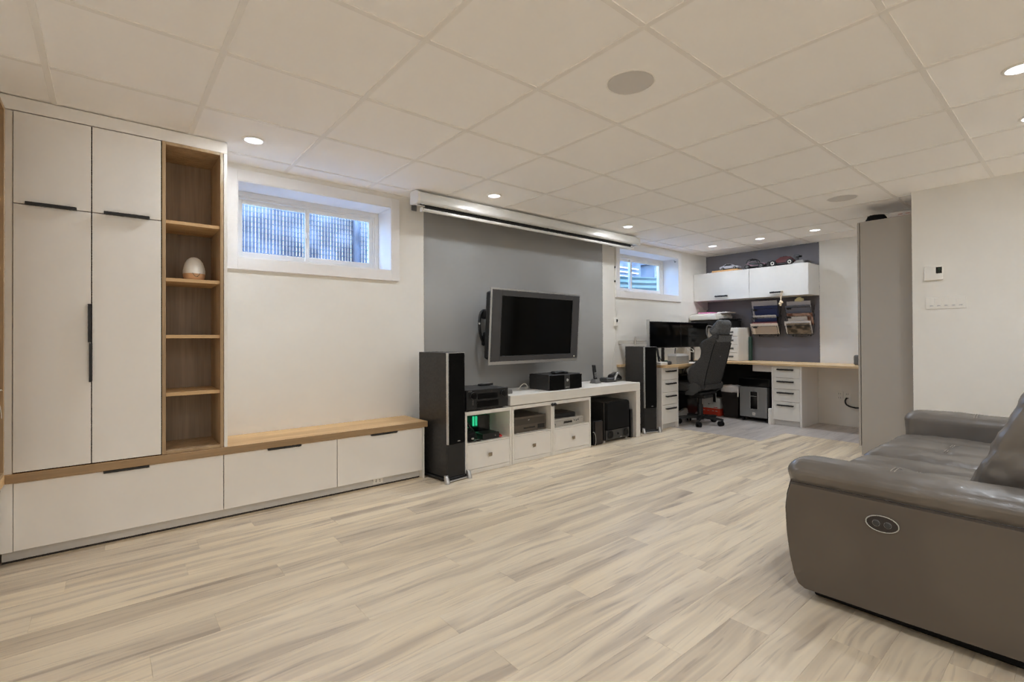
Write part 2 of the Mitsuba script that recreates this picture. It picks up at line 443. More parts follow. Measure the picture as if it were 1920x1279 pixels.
# windows
def window(n, W, label, xs0, xs1, xm, stile, hook):
    x0, x1, z0, z1 = W
    k = thing('window_%d' % n, label, 'window', kind='structure')
    y = YW
    tw = .070
    part(k, 'casing', cat(box(x0 - tw, x0, y - .018, y + .01, z0 - .083, z1 + .076), box(x1, x1 + tw, y - .018, y + .01, z0 - .083, z1 + .076),
                          box(x0, x1, y - .018, y + .01, z1, z1 + .076), box(x0, x1, y - .018, y + .01, z0 - .083, z0)), 'm_trim')
    part(k, 'reveal', cat(box(x0, x0 + .006, y - .015, 3.99, z0, z1, 0), box(x1 - .006, x1, y - .015, 3.99, z0, z1, 0), box(x0 + .006, x1 - .006, y - .015, 3.99, z1 - .006, z1, 0), box(x0 + .006, x1 - .006, y - .015, 3.99, z0, z0 + .006, 0)), 'm_trim')
    part(k, 'frame', cat(frame(x0 + .006, x1 - .006, z0 + .006, z1 - .006, 3.99, 4.07, .03, .035, .03), frame(x0 + .036, x1 - .036, z0 + .036, z1 - .041, 4.0, 4.07, .016)), 'm_white_gloss')
    a0, a1, zb, zt = x0 + .052, x1 - .052, z0 + .052, z1 - .057
    for (s, e, yy) in ((a0, xm + .02, 4.03), (xm - .02, a1, 4.005)):
        sash = part(k, 'sash', frame(s, e, zb, zt, yy, yy + .022, .032, .03, .035), 'm_white_gloss')
        put(part_key(sash, 'pane'), box(s + .03, e - .03, yy + .0105, yy + .0115, zb + .033, zt - .028, 0), 'm_glass')
    sl = part(k, 'latch', box(xm - .014, xm + .004, 3.992, 4.006, (z0 + z1) / 2 - .03, (z0 + z1) / 2 + .02, .003), 'm_white')
    return k
window(1, W1, 'wide sliding basement window with deep white reveal above the bench', 0, 0, 1.225, .03, False)
w2 = window(2, W2, 'small sliding window with white reveal over the office desk', 0, 0, 5.43, .03, True)
part(w2, 'hook', tube([(6.10, 3.775, 2.17), (6.11, 3.775, 2.155), (6.125, 3.775, 2.15), (6.14, 3.775, 2.16)], .006, 6, 12), 'm_grey_metal')
part(w2, 'ring', tube([(6.155, 3.89 + .024 * math.cos(a), 1.76 + .03 * math.sin(a)) for a in np.linspace(0, 2 * PI, 20)], .0025, 6), 'm_white')

# ================================================================== OUTSIDE
one('ground', box(-4, 12, YO + .02, 9, 1.2, 1.42, 0), 'm_soil', 'pale ground outside the basement windows', 'ground', kind='structure')
fk = thing('privacy_fence', 'dark blue slatted chain-link fence outside the left window', 'fence')
fy = 5.3
sl = box(-.0138, .0138, -.003, .003, 1.42, 2.66, 0)
base = mikit.ply(sl, 'm_fence')
for i in range(98):
    scene[part_key(fk, 'slat')] = {**base, 'to_world': T().translate([.05 + i * .032, fy, 0])}
k = part(fk, 'wire', cat([box(0, 3.2, fy - .008, fy - .004, 1.45 + .05 * j, 1.459 + .05 * j, 0) for j in range(24)]), 'm_fence'); labels[k] = {'kind': 'stuff'}
part(fk, 'post', cyl((2.12, fy - .06, 1.42), (2.12, fy - .06, 2.7), .035), 'm_fence', smooth=30)
one('well_rim', cat(tube([(1.5, 4.55, 1.80), (1.9, 4.60, 1.80), (2.3, 4.5, 1.835), (2.5, 4.3, 1.88)], .012, 8, 20), cyl((1.55, 4.56, 1.41), (1.55, 4.56, 1.80), .01), cyl((2.5, 4.3, 1.41), (2.5, 4.3, 1.88), .01)), 'm_siding', 'thin white curved rim low outside the left window', 'window well rim', smooth=30)
# corrugated well outside the office window
kw = thing('window_well', 'pale corrugated metal window well outside the office window', 'window well')
ny, na = 70, 44
V = []
for j in range(ny):
    z = 1.42 + .69 * j / (ny - 1)
    for i in range(na):
        a = PI * i / (na - 1)
        rr = .022 * math.sin(z * 2 * PI / .085)
        V.append((6.1 + (1.5 + rr) * math.cos(a), YO + .03 + (.95 + rr) * math.sin(a), z))
F = [[j * na + i, j * na + i + 1, (j + 1) * na + i + 1, (j + 1) * na + i] for j in range(ny - 1) for i in range(na - 1)]
part(kw, 'sheet', (np.array(V), np.array(F)), 'm_well', smooth=True)
kh = thing('slatted_fence', 'dark fence with white rails outside the office window', 'fence')
part(kh, 'board', box(6.8, 8.45, 6.0, 6.04, 1.42, 2.62, .002), 'm_fence')
for z in (2.29, 2.375, 2.46): part(kh, 'rail', box(6.8, 8.3, 5.94, 5.97, z, z + .026, .003), 'm_siding')
one('neighbour_house', cat(box(8.65, 11, 5.8, 8.5, 1.42, 2.6, .01), prism([(5.7, 2.6), (8.6, 2.6), (7.05, 3.3)], 0, 8.55, 11.1)), 'm_house', 'grey neighbouring house wall seen through the office window', 'house', kind=None)

# ================================================================== LEFT STORAGE WALL
YF = 3.40
def vhandle(t, x, z0, z1): return put(part_key(t, 'handle'), box(x - .006, x + .006, YF - .038, YF - .0185, z0, z1, .001), 'm_handle')
t = thing('tall_storage_cabinet', 'tall white four-door storage cabinet with black edge pulls beside the open oak shelves', 'cabinet')
part(t, 'carcass', cat(box(-.40, .236, YF + .002, YW - .002, .449, 2.302, .001), box(.236, .54, YF + .002, YW - .002, 2.2335, 2.302, .001)), 'm_white')
part(t, 'filler', box(-.40, -.358, YF - .012, YF + .001, .449, 2.228, .001), 'm_white')
part(t, 'crown', box(-.40, .561, YF - .018, YF + .001, 2.233, 2.3, .001), 'm_white')
part(t, 'end_panel', box(.543, .561, YF - .018, YW - .002, .449, 2.232, .001), 'm_white')
part(t, 'shadow_gap', box(-.356, .236, YF - .0005, YF + .0015, .449, 2.233, 0), 'm_gap')
for (a, b, z0, z1, h) in ((-.355, -.0665, 1.777, 2.228, 'b'), (-.0625, .233, 1.777, 2.228, 'b'), (-.355, -.0665, .455, 1.773, 'r'), (-.0625, .233, .455, 1.773, 'l')):
    d = part(t, 'door', box(a, b, YF - .0185, YF - .001, z0, z1, .0012), 'm_white')
    if h == 'b':
        hx0, hx1 = (-.313, -.123) if a < -.2 else (-.015, .18)
        put(part_key(d, 'handle'), box(hx0, hx1, YF - .036, YF - .015, 1.772, 1.788, .001), 'm_handle')
    elif h == 'r':
        put(part_key(d, 'handle'), box(-.079, -.066, YF - .036, YF - .015, 1.09, 1.291, .001), 'm_handle')
    else:
        put(part_key(d, 'handle'), box(-.0745, -.061, YF - .036, YF - .015, .883, 1.086, .001), 'm_handle')

def niche(label, x0, x1, z0, z1, M, shelves, pegs=True):
    """open oak shelf column: local x along its front, y depth"""
    global CUR
    CUR = M
    t = thing('open_shelf', label, 'shelf unit')
    b = .018
    dep = .33
    part(t, 'frame', cat(box(x0, x0 + b, -.018, dep, z0, z1), box(x1 - b, x1, -.018, dep, z0, z1), box(x0 + b, x1 - b, -.018, dep, z1 - b, z1), box(x0 + b, x1 - b, -.018, dep, z0, z0 + b)), 'm_oak_z')
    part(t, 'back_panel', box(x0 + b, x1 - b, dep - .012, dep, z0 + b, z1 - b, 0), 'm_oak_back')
    for z in shelves: part(t, 'shelf', box(x0 + b, x1 - b, -.006, dep - .012, z - .02, z, .001), 'm_oak_x')
    home()
    return t
niche('open oak shelf column beside the left window, empty but for an egg lamp', .237, .541, .450, 2.2325, Mat((0, YF, 0)), [1.788, 1.456, 1.129, .797])

t = thing('drawer_bench', 'long low white bench cabinet with three drawers under the oak top', 'cabinet')
part(t, 'carcass', box(-.40, 1.903, YF + .016, YW - .002, .066, .404, .001), 'm_white')
part(t, 'filler', box(-.40, -.356, YF - .002, YF + .016, .066, .404, .001), 'm_white')
part(t, 'toe_kick', box(-.40, 1.903, YF + .045, YF + .06, 0.010, .0655, .001), 'm_kick')
part(t, 'toe_gap', box(-.40, 1.903, YF + .047, YF + .062, 0, .0098, 0), 'm_brown')
part(t, 'end_panel', box(1.904, 1.923, YF - .002, YW - .002, 0, .404, .001), 'm_white_gloss')
part(t, 'shadow_gap', box(-.355, 1.9035, YF + .0145, YF + .0158, .07, .404, 0), 'm_gap')
for (a, b, h0, h1) in ((-.354, .541, -.017, .180), (.545, 1.231, .787, .989), (1.235, 1.901, 1.479, 1.683)):
    d = part(t, 'drawer', box(a, b, YF - .004, YF + .014, .068, .400, .0012), 'm_white')
    put(part_key(d, 'handle'), box(h0, h1, YF - .022, YF - .002, .3905, .4035, .001), 'm_handle')
ok = part(t, 'outlet', box(1.515, 1.592, YF + .040, YF + .0449, .018, .062, .001), 'm_white_gloss')
put(part_key(ok, 'slot'), cat([box(x, x + .006, YF + .039, YF + .0402, z, z + .006, 0) for x in (1.535, 1.565) for z in (.032, .044)]), 'm_gap')
bt = one('bench_top', box(-.40, 1.941, YF - .020, YW - .002, .4045, .4485, .002), 'm_oak_x', 'long oak bench top on the white drawer cabinet', 'bench top')
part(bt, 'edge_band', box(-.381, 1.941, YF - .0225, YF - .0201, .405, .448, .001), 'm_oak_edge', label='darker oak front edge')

# units along the left wall
XF = -.40
Ml = Mat((XF, 3.40, 0), rz=PI / 2)           # local x -> +y, local y -> -x
t = thing('tall_side_cabinet', 'white tall side cabinet cut off by the left edge', 'cabinet')
part(t, 'corner_panel', box(XF - .02, XF - .001, 3.376, 3.40, .449, 2.232, .001), 'm_white')
part(t, 'carcass', box(X0 + .001, XF - .01, 1.2, 3.05, .449, 2.232, .001), 'm_white')
part(t, 'crown', box(X0 + .001, XF - .001, 1.2, 3.40, 2.2325, 2.3, .001), 'm_white')
for a in (1.2, 1.815):
    d = part(t, 'door', box(XF - .0098, XF + .008, a + .002, a + .613, .455, 2.228, .001), 'm_white')
    put(part_key(d, 'handle'), box(XF + .008, XF + .02, a + .03, a + .042, 1.0, 1.2, .001), 'm_handle')
CURL = Mat((XF - .001, 3.06, 0), rz=PI / 2)
niche('open oak shelf column cut off by the left edge of the photo', 0, .315, .450, 2.231, CURL, [1.788, 1.456, 1.129, .797])
t = thing('side_drawer_bench', 'low white drawer cabinet at the left edge, under the oak top', 'cabinet')
part(t, 'carcass', box(X0 + .001, XF - .02, 1.2, 3.395, .066, .404, .001), 'm_white')
part(t, 'toe_kick', box(X0 + .001, XF - .05, 1.2, 3.40, 0, .0655, .001), 'm_kick')
for a in (1.2, 2.28):
    d = part(t, 'drawer', box(XF - .0195, XF - .003, a + .002, a + 1.085, .068, .400, .001), 'm_white')
    put(part_key(d, 'handle'), box(XF - .002, XF + .015, a + .75, a + 1.0, .3905, .4035, .001), 'm_handle')
one('side_bench_top', box(X0 + .001, XF + .018, 1.2, 3.376, .4045, .4485, .003), 'm_oak_y', 'oak bench top running along the left edge of the photo', 'bench top')
one('hanging_cord', tube([(XF + .006, 3.33, .86), (XF + .012, 3.375, .83), (XF + .01, 3.385, .73), (XF + .01, 3.37, .68), (XF + .01, 3.36, .72), (XF + .006, 3.33, .80)], .002, 6, 40), 'm_cable_white', 'thin looped cord hanging beside the left shelf column', 'cord', smooth=30)

# egg lamp
t = thing('egg_lamp', 'egg-shaped night lamp with white shade and wooden base on the oak shelf', 'lamp')
at((.405, YF + .11, 1.4565))
prof = [(0, 0), (.040, 0), (.050, .008), (.056, .025), (.0585, .042)]
part(t, 'base', lathe(prof + [(0, .042)], 32), 'm_egg_wood', smooth=40)
part(t, 'shade', lathe([(0, .0425), (.0585, .0425), (.058, .06), (.054, .085), (.046, .11), (.034, .13), (.018, .142), (0, .146)], 32), 'm_egg', smooth=40)
part(t, 'smile_mark', tube([(.057 * math.sin(a), -.0578 * math.cos(a), .022 + .05 * abs(a - .1) ** 2 * 4) for a in np.linspace(-.25, .45, 10)], .0012, 5), 'm_brown')
home()

# ================================================================== PROJECTOR SCREEN
t = thing('projector_screen', 'long white pull-down projector screen case mounted along the top of the grey wall', 'projector screen')
xa, xb = 1.905, 4.86
pr = [(3.455, 2.205), (3.455, 2.255), (3.470, 2.282), (3.5, 2.292), (3.575, 2.292), (3.585, 2.28), (3.585, 2.20), (3.55, 2.192), (3.535, 2.192), (3.535, 2.21), (3.50, 2.21), (3.50, 2.192), (3.467, 2.194)]
part(t, 'case', prism(pr, 0, xa + .02, xb - .02), 'm_case_white', smooth=35)
cap = [(3.452, 2.20), (3.452, 2.257), (3.468, 2.285), (3.5, 2.296), (3.577, 2.296), (3.588, 2.284), (3.588, 2.197), (3.555, 2.188), (3.465, 2.188)]
for a in (xa, xb - .02): part(t, 'end_cap', prism(cap, 0, a, a + .02), 'm_white_gloss')
part(t, 'slot', box(xa + .06, xb - .06, 3.502, 3.534, 2.195, 2.209, 0), 'm_gap')
for a in (xa + .1, xb - .2): part(t, 'bracket', cat(box(a, a + .05, 3.586, YW - .005, 2.25, 2.27, .002), box(a, a + .05, YW - .012, YW - .005, 2.2, 2.29, .001)), 'm_grey_metal')
part(t, 'screen_fabric', box(xa + .1, xb - .1, 3.517, 3.519, 2.165, 2.206, 0), 'm_black')
part(t, 'weight_bar', cat(rbox(xa + .075, xb - .075, 3.505, 3.531, 2.14, 2.168, .011, 6)), 'm_case_white', smooth=35)
for a in (xa + .058, xb - .072): part(t, 'bar_end', rbox(a, a + .016, 3.502, 3.534, 2.137, 2.171, .006, 6), 'm_white_gloss', smooth=35)

# ================================================================== TELEVISION
t = thing('television', 'large flat television with glass rim tilted on the grey wall', 'television')
at((3.199, 3.45, 1.204), rz=math.radians(2.564), rx=math.radians(3.843))
w, h, sw, sh_, dz = 1.211, .692, .967, .544, .005
part(t, 'glass_rim', cat(box(-w / 2, w / 2, -.002, .010, h / 2 - .018, h / 2), box(-w / 2, w / 2, -.002, .010, -h / 2, -h / 2 + .03), box(-w / 2, -w / 2 + .018, -.002, .010, -h / 2 + .03, h / 2 - .018), box(w / 2 - .018, w / 2, -.002, .010, -h / 2 + .03, h / 2 - .018)), 'm_silver')
part(t, 'bezel', cat(box(-w / 2 + .0182, -sw / 2, -.010, .03, -h / 2 + .0302, h / 2 - .0182, .002), box(sw / 2, w / 2 - .0182, -.010, .03, -h / 2 + .0302, h / 2 - .0182, .002),
                     box(-sw / 2, sw / 2, -.010, .03, sh_ / 2 + dz, h / 2 - .0182, .002), box(-sw / 2, sw / 2, -.010, .03, -h / 2 + .0302, -sh_ / 2 + dz, .002)), 'm_bezel')
part(t, 'screen', box(-sw / 2, sw / 2, -.004, .03, -sh_ / 2 + dz, sh_ / 2 + dz, 0), 'm_screen')
part(t, 'inner_trim', frame(-sw / 2 - .004, sw / 2 + .004, -sh_ / 2 + dz - .004, sh_ / 2 + dz + .004, -.0125, -.0105, .004), 'm_dark_grey')
part(t, 'back_shell', rbox(-w / 2 + .03, w / 2 - .03, .031, .12, -h / 2 + .04, h / 2 - .03, .03), 'm_black', smooth=30)
part(t, 'badge', cyl((.535, -.0105, -.295), (.535, -.0125, -.295), .008), 'm_white')
home()
part(t, 'wall_mount', cat(box(3.0, 3.4, YW - .03, YW - .0055, 1.0, 1.4, .003), box(3.12, 3.17, 3.55, YW - .03, 1.17, 1.23, .003), box(3.23, 3.28, 3.55, YW - .03, 1.17, 1.23, .003)), 'm_black')
t = thing('headset', 'black curved headset hung on the grey wall at the left edge of the television', 'headset')
pts = [(2.72, 3.66, 1.35), (2.665, 3.655, 1.33), (2.645, 3.65, 1.25), (2.65, 3.65, 1.16), (2.675, 3.655, 1.09), (2.70, 3.66, 1.06)]
part(t, 'band', tube(pts, .013, 10, 30), 'm_black', smooth=30)
part(t, 'ear_cup', rbox(2.685, 2.745, 3.62, 3.70, 1.28, 1.37, .025), 'm_black_matte', smooth=30)
part(t, 'ear_cup', hull(np.vstack([trimesh.creation.uv_sphere(.022).vertices + [2.70, 3.66, 1.05], trimesh.creation.uv_sphere(.018).vertices + [2.715, 3.66, 1.14]])), 'm_black_matte', smooth=30)
part(t, 'button', xf(cyl((0, 0, 0), (0, 0, .006), .009), align((2.645, 3.648, 1.235), (2.633, 3.635, 1.235))), 'm_silver')
part(t, 'wall_hook', box(2.72, 2.76, 3.66, YW - .0055, 1.30, 1.34, .003), 'm_black')

# ================================================================== TOWER SPEAKERS
def tower(x, y, th, label):
    t = thing('tower_speaker', label, 'speaker', 'black tower speakers')
    at((x, y, 0), rz=-th)
    w, d = .172, .366
    part(t, 'cabinet', box(0, w, .014, d, .03, .99, .003), 'm_ash_black')
    part(t, 'grille', box(.011, w - .001, -.008, .0135, .285, .984, .004), 'm_grille')
    part(t, 'baffle', box(.001, w - .001, .001, .0138, .031, .284, .002), 'm_black')
    part(t, 'trim_strip', cat(box(.0, .0105, -.009, .0138, .285, .989, .002)), 'm_silver')
    part(t, 'top_trim', box(.0105, w, -.009, .0135, .9845, .989, .001), 'm_silver')
    part(t, 'badge', box(w * .55, w * .7, -.0095, -.0082, .30, .306, 0), 'm_silver')
    part(t, 'plinth', box(-.02, w + .02, -.006, d, .012, .0298, .004), 'm_black')
    for xx in (-.042, w + .006): part(t, 'foot', hull(np.vstack([trimesh.creation.cylinder(.021, .012, sections=20).vertices + [xx + .018, -.03, .006], trimesh.creation.cylinder(.016, .03, sections=20).vertices + [xx + .018, -.012, .045]])), 'm_silver', smooth=30)
    for xx in (-.03, w + .004): part(t, 'rear_foot', cyl((xx + .014, d - .03, 0), (xx + .014, d - .03, .03), .014), 'm_silver', smooth=30)
    part(t, 'foot_bar', box(-.024, w + .024, -.03, -.012, .006, .016, .003), 'm_silver')
    home()
tower(1.994, 3.175, -.110, 'black tower speaker at the end of the oak bench, left of the media console')
tower(4.735, 3.325, .308, 'black tower speaker at the right end of the media console, before the desk')

# ================================================================== MEDIA CONSOLE
YC = 3.25
def cube(x0, x1, y, z1, label, drawer_label=None):
    t = thing('cube_cabinet', label, 'cabinet', 'white cube cabinets under the television')
    b = .022
    zt = z1
    yb = YW - .03
    part(t, 'body', cat(box(x0, x0 + b, y, yb, 0.0, zt), box(x1 - b, x1, y, yb, 0.0, zt), box(x0 + b, x1 - b, y, yb, zt - .03, zt), box(x0 + b, x1 - b, y + .004, yb, .238, .25), box(x0 + b, x1 - b, y + .004, yb, 0, .034), box(x0 + b, x1 - b, yb - .01, yb, .25, zt - .03, 0)), 'm_white_gloss')
    d = part(t, 'drawer', box(x0 + b + .002, x1 - b - .002, y + .002, y + .02, .037, .2365, .001), 'm_white')
    xm = (x0 + x1) / 2
    put(part_key(d, 'knob'), cat(box(xm - .016, xm + .016, y - .020, y - .012, .122, .152, .004), cyl((xm, y - .012, .137), (xm, y + .004, .137), .007)), 'm_knob')
    return t
cube(2.20, 2.686, YC - .012, .505, 'left white cube cabinet under the black receiver, glowing green inside')
cube(2.70, 3.192, YC, .505, 'middle white cube cabinet holding the brown video deck')
cube(3.194, 3.727, YC, .505, 'right white cube cabinet holding the silver disc player')
t = thing('console_bridge', 'white bridge bench spanning the cube cabinets and the subwoofer', 'bench')
part(t, 'top', box(2.68, 4.548, YC - .004, YW - .02, .512, .600, .003), 'm_white_gloss')
part(t, 'leg', box(4.474, 4.548, YC - .003, YW - .02, 0, .5118, .002), 'm_white_gloss')

# receiver
t = thing('receiver', 'wide black audio receiver with two round knobs on the left cube cabinet', 'audio receiver')
ry = YC - .015
part(t, 'body', box(2.215, 2.640, ry + .02, ry + .36, .520, .678, .003), 'm_dark_grey')
part(t, 'front_panel', box(2.212, 2.644, ry, ry + .0198, .518, .680, .003), 'm_black')
part(t, 'display', box(2.325, 2.53, ry - .0015, ry - .0002, .60, .645, 0), 'm_black_gloss')
part(t, 'lower_flap', box(2.315, 2.54, ry - .003, ry - .0002, .532, .585, .001), 'm_black_gloss')
for x in (2.274, 2.59): 
    k = part(t, 'knob', cyl((x, ry - .022, .633), (x, ry - .0002, .633), .026, 28), 'm_black_gloss', smooth=30)
    put(part_key(k, 'ring'), xf(trimesh.creation.torus(.026, .0018, 28, 6), align((x, ry - .020, .633), (x, ry, .633))), 'm_grey_metal')
part(t, 'button', cat([cyl((2.274, ry - .003, z), (2.274, ry - .0002, z), .004, 10) for z in (.59, .575, .56)]), 'm_grey_metal')
part(t, 'logo', xf(meshkit.text_mesh('DENON', .007, .0006), Mat((2.232, ry - .0002, .665), rx=PI / 2)), 'm_silver')
for x in (2.24, 2.60): part(t, 'foot', cyl((x, ry + .05, .506), (x, ry + .05, .5195), .018), 'm_black', smooth=30)
for x in (2.24, 2.60): part(t, 'foot', cyl((x, ry + .3, .506), (x, ry + .3, .5195), .018), 'm_black', smooth=30)
t = thing('remote_control', 'slim silver and black remote control lying on the receiver', 'remote control')
at((2.60, 3.50, .6785), rz=.12)
part(t, 'body', rbox(-.08, .08, -.02, .02, 0, .016, .006), 'm_black', smooth=30)
part(t, 'keypad', box(-.03, .075, -.016, .016, .0155, .0175, .001), 'm_silver')
home()
one('network_box', box(2.70, 2.80, 3.36, 3.55, .6005, .640, .004), 'm_mid_grey', 'small grey box on the bench behind the receiver', 'electronics box')
one('white_cable', tube([(3.05, 3.60, .604), (3.10, 3.62, .61), (3.14, 3.60, .65), (3.16, 3.57, .63), (3.165, 3.6, .604)], .005, 6, 24), 'm_cable_white', 'white cable end behind the centre speaker', 'cable', smooth=30)
t = thing('center_speaker', 'black centre speaker on the white bench under the television', 'speaker')
part(t, 'cabinet', rbox(3.19, 3.635, 3.295, 3.58, .601, .748, .012), 'm_ash_black', smooth=30)
part(t, 'grille', box(3.20, 3.385, 3.280, 3.2945, .606, .742, .004), 'm_grille'); part(t, 'grille', box(3.465, 3.63, 3.280, 3.2945, .606, .742, .004), 'm_grille')
part(t, 'center_plate', box(3.386, 3.464, 3.284, 3.2945, .606, .742, .002), 'm_dark_grey')
part(t, 'tweeter', xf(trimesh.creation.icosphere(2, .014), Mat((3.425, 3.283, .69))), 'm_silver', smooth=True)
part(t, 'badge', box(3.40, 3.45, 3.2825, 3.2838, .618, .626, 0), 'm_silver')
one('game_controller', cat(rbox(3.33, 3.47, 3.36, 3.42, .7485, .772, .010), rbox(3.31, 3.36, 3.33, 3.39, .7485, .768, .008), rbox(3.44, 3.49, 3.33, 3.39, .7485, .768, .008)), 'm_black', 'flat black controller lying on the centre speaker', 'controller', smooth=30)
t = thing('cordless_phone', 'black cordless phone upright in its grey cradle on the white bench', 'phone')
at((4.09, 3.50, .601))
part(t, 'cradle', hull(np.vstack([box(-.045, .045, -.04, .04, 0, .01).vertices, box(-.03, .03, -.025, .03, .03, .045).vertices])), 'm_mid_grey', smooth=30)
part(t, 'handset', xf(rbox(-.023, .023, -.012, .012, 0, .165, .010), Mat((0, -.002, .035), rx=-.15)), 'm_black', smooth=30)
part(t, 'keypad', xf(cat([box(-.016 + .012 * i, -.008 + .012 * i, -.0135, -.0118, .03 + .014 * j, .038 + .014 * j, 0) for i in range(3) for j in range(4)]), Mat((0, -.002, .035), rx=-.15)), 'm_silver')
home()
t = thing('desk_phone', 'black and silver phone device with rounded top at the right end of the bench', 'phone')
at((4.40, 3.52, .601))
part(t, 'base', rbox(-.16, .03, -.06, .06, 0, .05, .022), 'm_dark_grey', smooth=30)
part(t, 'body', hull(np.vstack([trimesh.creation.uv_sphere(.035).vertices * [1, 1.4, 1] + [-.01, 0, .05], trimesh.creation.uv_sphere(.034).vertices * [1, 1.5, 1] + [.05, 0, .07], trimesh.creation.uv_sphere(.030).vertices * [1, 1.3, 1] + [.12, 0, .032]])), 'm_black_gloss', smooth=True)
part(t, 'handle', tube([(-.02, -.052, .02), (-.005, -.056, .06), (.03, -.058, .095), (.05, -.058, .09)], .013, 8, 20), 'm_silver', smooth=30)
home()
# things in the cubes
t = thing('video_deck', 'brown-grey video cassette deck in the middle cube cabinet', 'video deck')
part(t, 'body', box(2.738, 3.155, 3.32, 3.66, .251, .388, .003), 'm_deck')
part(t, 'front_panel', box(2.735, 3.158, 3.305, 3.3198, .251, .390, .003), 'm_deck_face')
part(t, 'tape_door', box(2.765, 3.135, 3.302, 3.3049, .318, .372, .001), 'm_deck')
part(t, 'mark', box(2.93, 2.945, 3.3005, 3.3019, .352, .36, 0), 'm_silver')
part(t, 'button', cat([box(2.88 + .02 * i, 2.895 + .02 * i, 3.3025, 3.3049, .28, .292, .001) for i in range(7)]), 'm_black')
part(t, 'dial_panel', box(3.05, 3.135, 3.302, 3.3049, .268, .306, .001), 'm_black')
t = thing('disc_player', 'silver disc player at the bottom of the right cube cabinet', 'disc player')
part(t, 'body', box(3.225, 3.66, 3.305, 3.62, .2505, .320, .002), 'm_silver_plastic')
part(t, 'front_panel', box(3.225, 3.662, 3.295, 3.3048, .251, .322, .003), 'm_silver_plastic')
part(t, 'display', box(3.385, 3.50, 3.2935, 3.2948, .272, .292, 0), 'm_black_gloss')
part(t, 'tray_line', box(3.24, 3.65, 3.2938, 3.2949, .302, .304, 0), 'm_mid_grey')
part(t, 'button', cat([cyl((x, 3.290, z), (x, 3.2948, z), .005, 10) for x, z in ((3.25, .275), (3.265, .275), (3.53, .29), (3.56, .285), (3.585, .292))]), 'm_dark_grey')
t = thing('slim_player', 'thin black player tilted on top of the silver disc player', 'disc player')
at((3.42, 3.45, .3225), rz=-.12)
part(t, 'body', box(-.17, .17, -.11, .11, 0, .04, .003), 'm_black')
part(t, 'top_plate', box(-.165, .165, -.105, .105, .0402, .043, .001), 'm_brown')
home()
t = thing('sensor_camera', 'tiny black sensor clipped at the joint of the middle and right cubes', 'sensor')
for x in (3.178, 3.212): part(t, 'eye', xf(trimesh.creation.icosphere(2, .015), Mat((x, 3.236, .478))), 'm_black', smooth=True)
part(t, 'clip', box(3.17, 3.22, 3.240, 3.2495, .472, .486, .002), 'm_black')
# left cube content
t = thing('game_console', 'black game console standing in the left cube', 'game console')
part(t, 'tower', box(2.46, 2.585, 3.42, 3.60, .251, .43, .004), 'm_black_gloss')
part(t, 'base_box', box(2.40, 2.575, 3.27, 3.41, .251, .30, .004), 'm_black')
part(t, 'power_light', cyl((2.53, 3.2685, .275), (2.53, 3.2705, .275), .003), 'm_white')
one('red_cable', tube([(2.585 + .035 * math.cos(a) * (1 + .1 * math.sin(3 * a)), 3.32 + .045 * math.sin(a), .258 + .006 * (a % 1.3)) for a in np.linspace(0, 14, 70)], .006, 6), 'm_red', 'coil of red cable beside the black console in the left cube', 'cable', smooth=30)
t = thing('headphones', 'tangle of black headphones and straps in the left cube, nearest the tower speaker', 'headphones')
part(t, 'ear_cup', rbox(2.24, 2.34, 3.28, 3.36, .252, .33, .025), 'm_black_matte', smooth=30)
part(t, 'ear_cup', rbox(2.25, 2.33, 3.38, 3.46, .30, .39, .025), 'm_black_matte', smooth=30)
part(t, 'band', tube([(2.265, 3.30, .31), (2.255, 3.36, .40), (2.29, 3.40, .425), (2.35, 3.42, .37), (2.38, 3.38, .31), (2.35, 3.30, .27)], .012, 8, 30), 'm_black', smooth=30)
part(t, 'cord', tube([(2.26, 3.27, .256), (2.30, 3.265, .258), (2.36, 3.265, .256), (2.375, 3.275, .256), (2.34, 3.28, .256)], .004, 6, 24), 'm_black_gloss', smooth=30)
part(t, 'clasp', box(2.285, 2.31, 3.268, 3.2795, .27, .285, .002), 'm_silver')
t = thing('green_light', 'small glowing green light unit at the back of the left cube', 'light')
part(t, 'base', box(2.37, 2.45, 3.50, 3.60, .251, .32, .004), 'm_black')
for x in (2.385, 2.415):
    lens(part_key(t, 'tube'), box(x, x + .013, 3.54, 3.553, .3205, .405, .001), 'm_green', (.5, 9.0, 4.0), .3)
# under the bridge
t = thing('subwoofer', 'large black subwoofer with two round ports under the bridge bench', 'speaker')
part(t, 'cabinet', box(3.985, 4.385, 3.295, 3.66, .02, .42, .006), 'm_ash_black')
part(t, 'grille', hull(np.vstack([box(3.99, 4.38, 3.293, 3.2948, .13, .418).vertices, box(4.0, 4.37, 3.262, 3.27, .135, .405).vertices])), 'm_black_matte', smooth=20)
part(t, 'port_panel', box(3.988, 4.382, 3.272, 3.2948, .022, .128, .004), 'm_dark_grey')
for x in (4.055, 4.315):
    k = part(t, 'port', lathe([(.030, 0), (.040, 0), (.043, .006), (.036, .008), (.030, .004), (.030, 0)], 28, align((x, 3.2725, .078), (x, 3.26, .078))), 'm_black_gloss', smooth=30)
    put(part_key(k, 'hole'), cyl((x, 3.2705, .078), (x, 3.2719, .078), .031, 24), 'm_gap')
part(t, 'dial', cyl((4.185, 3.262, .078), (4.185, 3.2718, .078), .010), 'm_black', smooth=30)
part(t, 'badge', box(4.22, 4.25, 3.2705, 3.2719, .035, .042, 0), 'm_silver')
for x in (4.0, 4.37): part(t, 'foot', cyl((x, 3.31, 0), (x, 3.31, .0198), .015), 'm_silver', smooth=30)
for x in (4.0, 4.37): part(t, 'foot', cyl((x, 3.62, 0), (x, 3.62, .0198), .015), 'm_silver', smooth=30)
t = thing('small_speaker', 'narrow dark speaker standing left of the subwoofer', 'speaker')
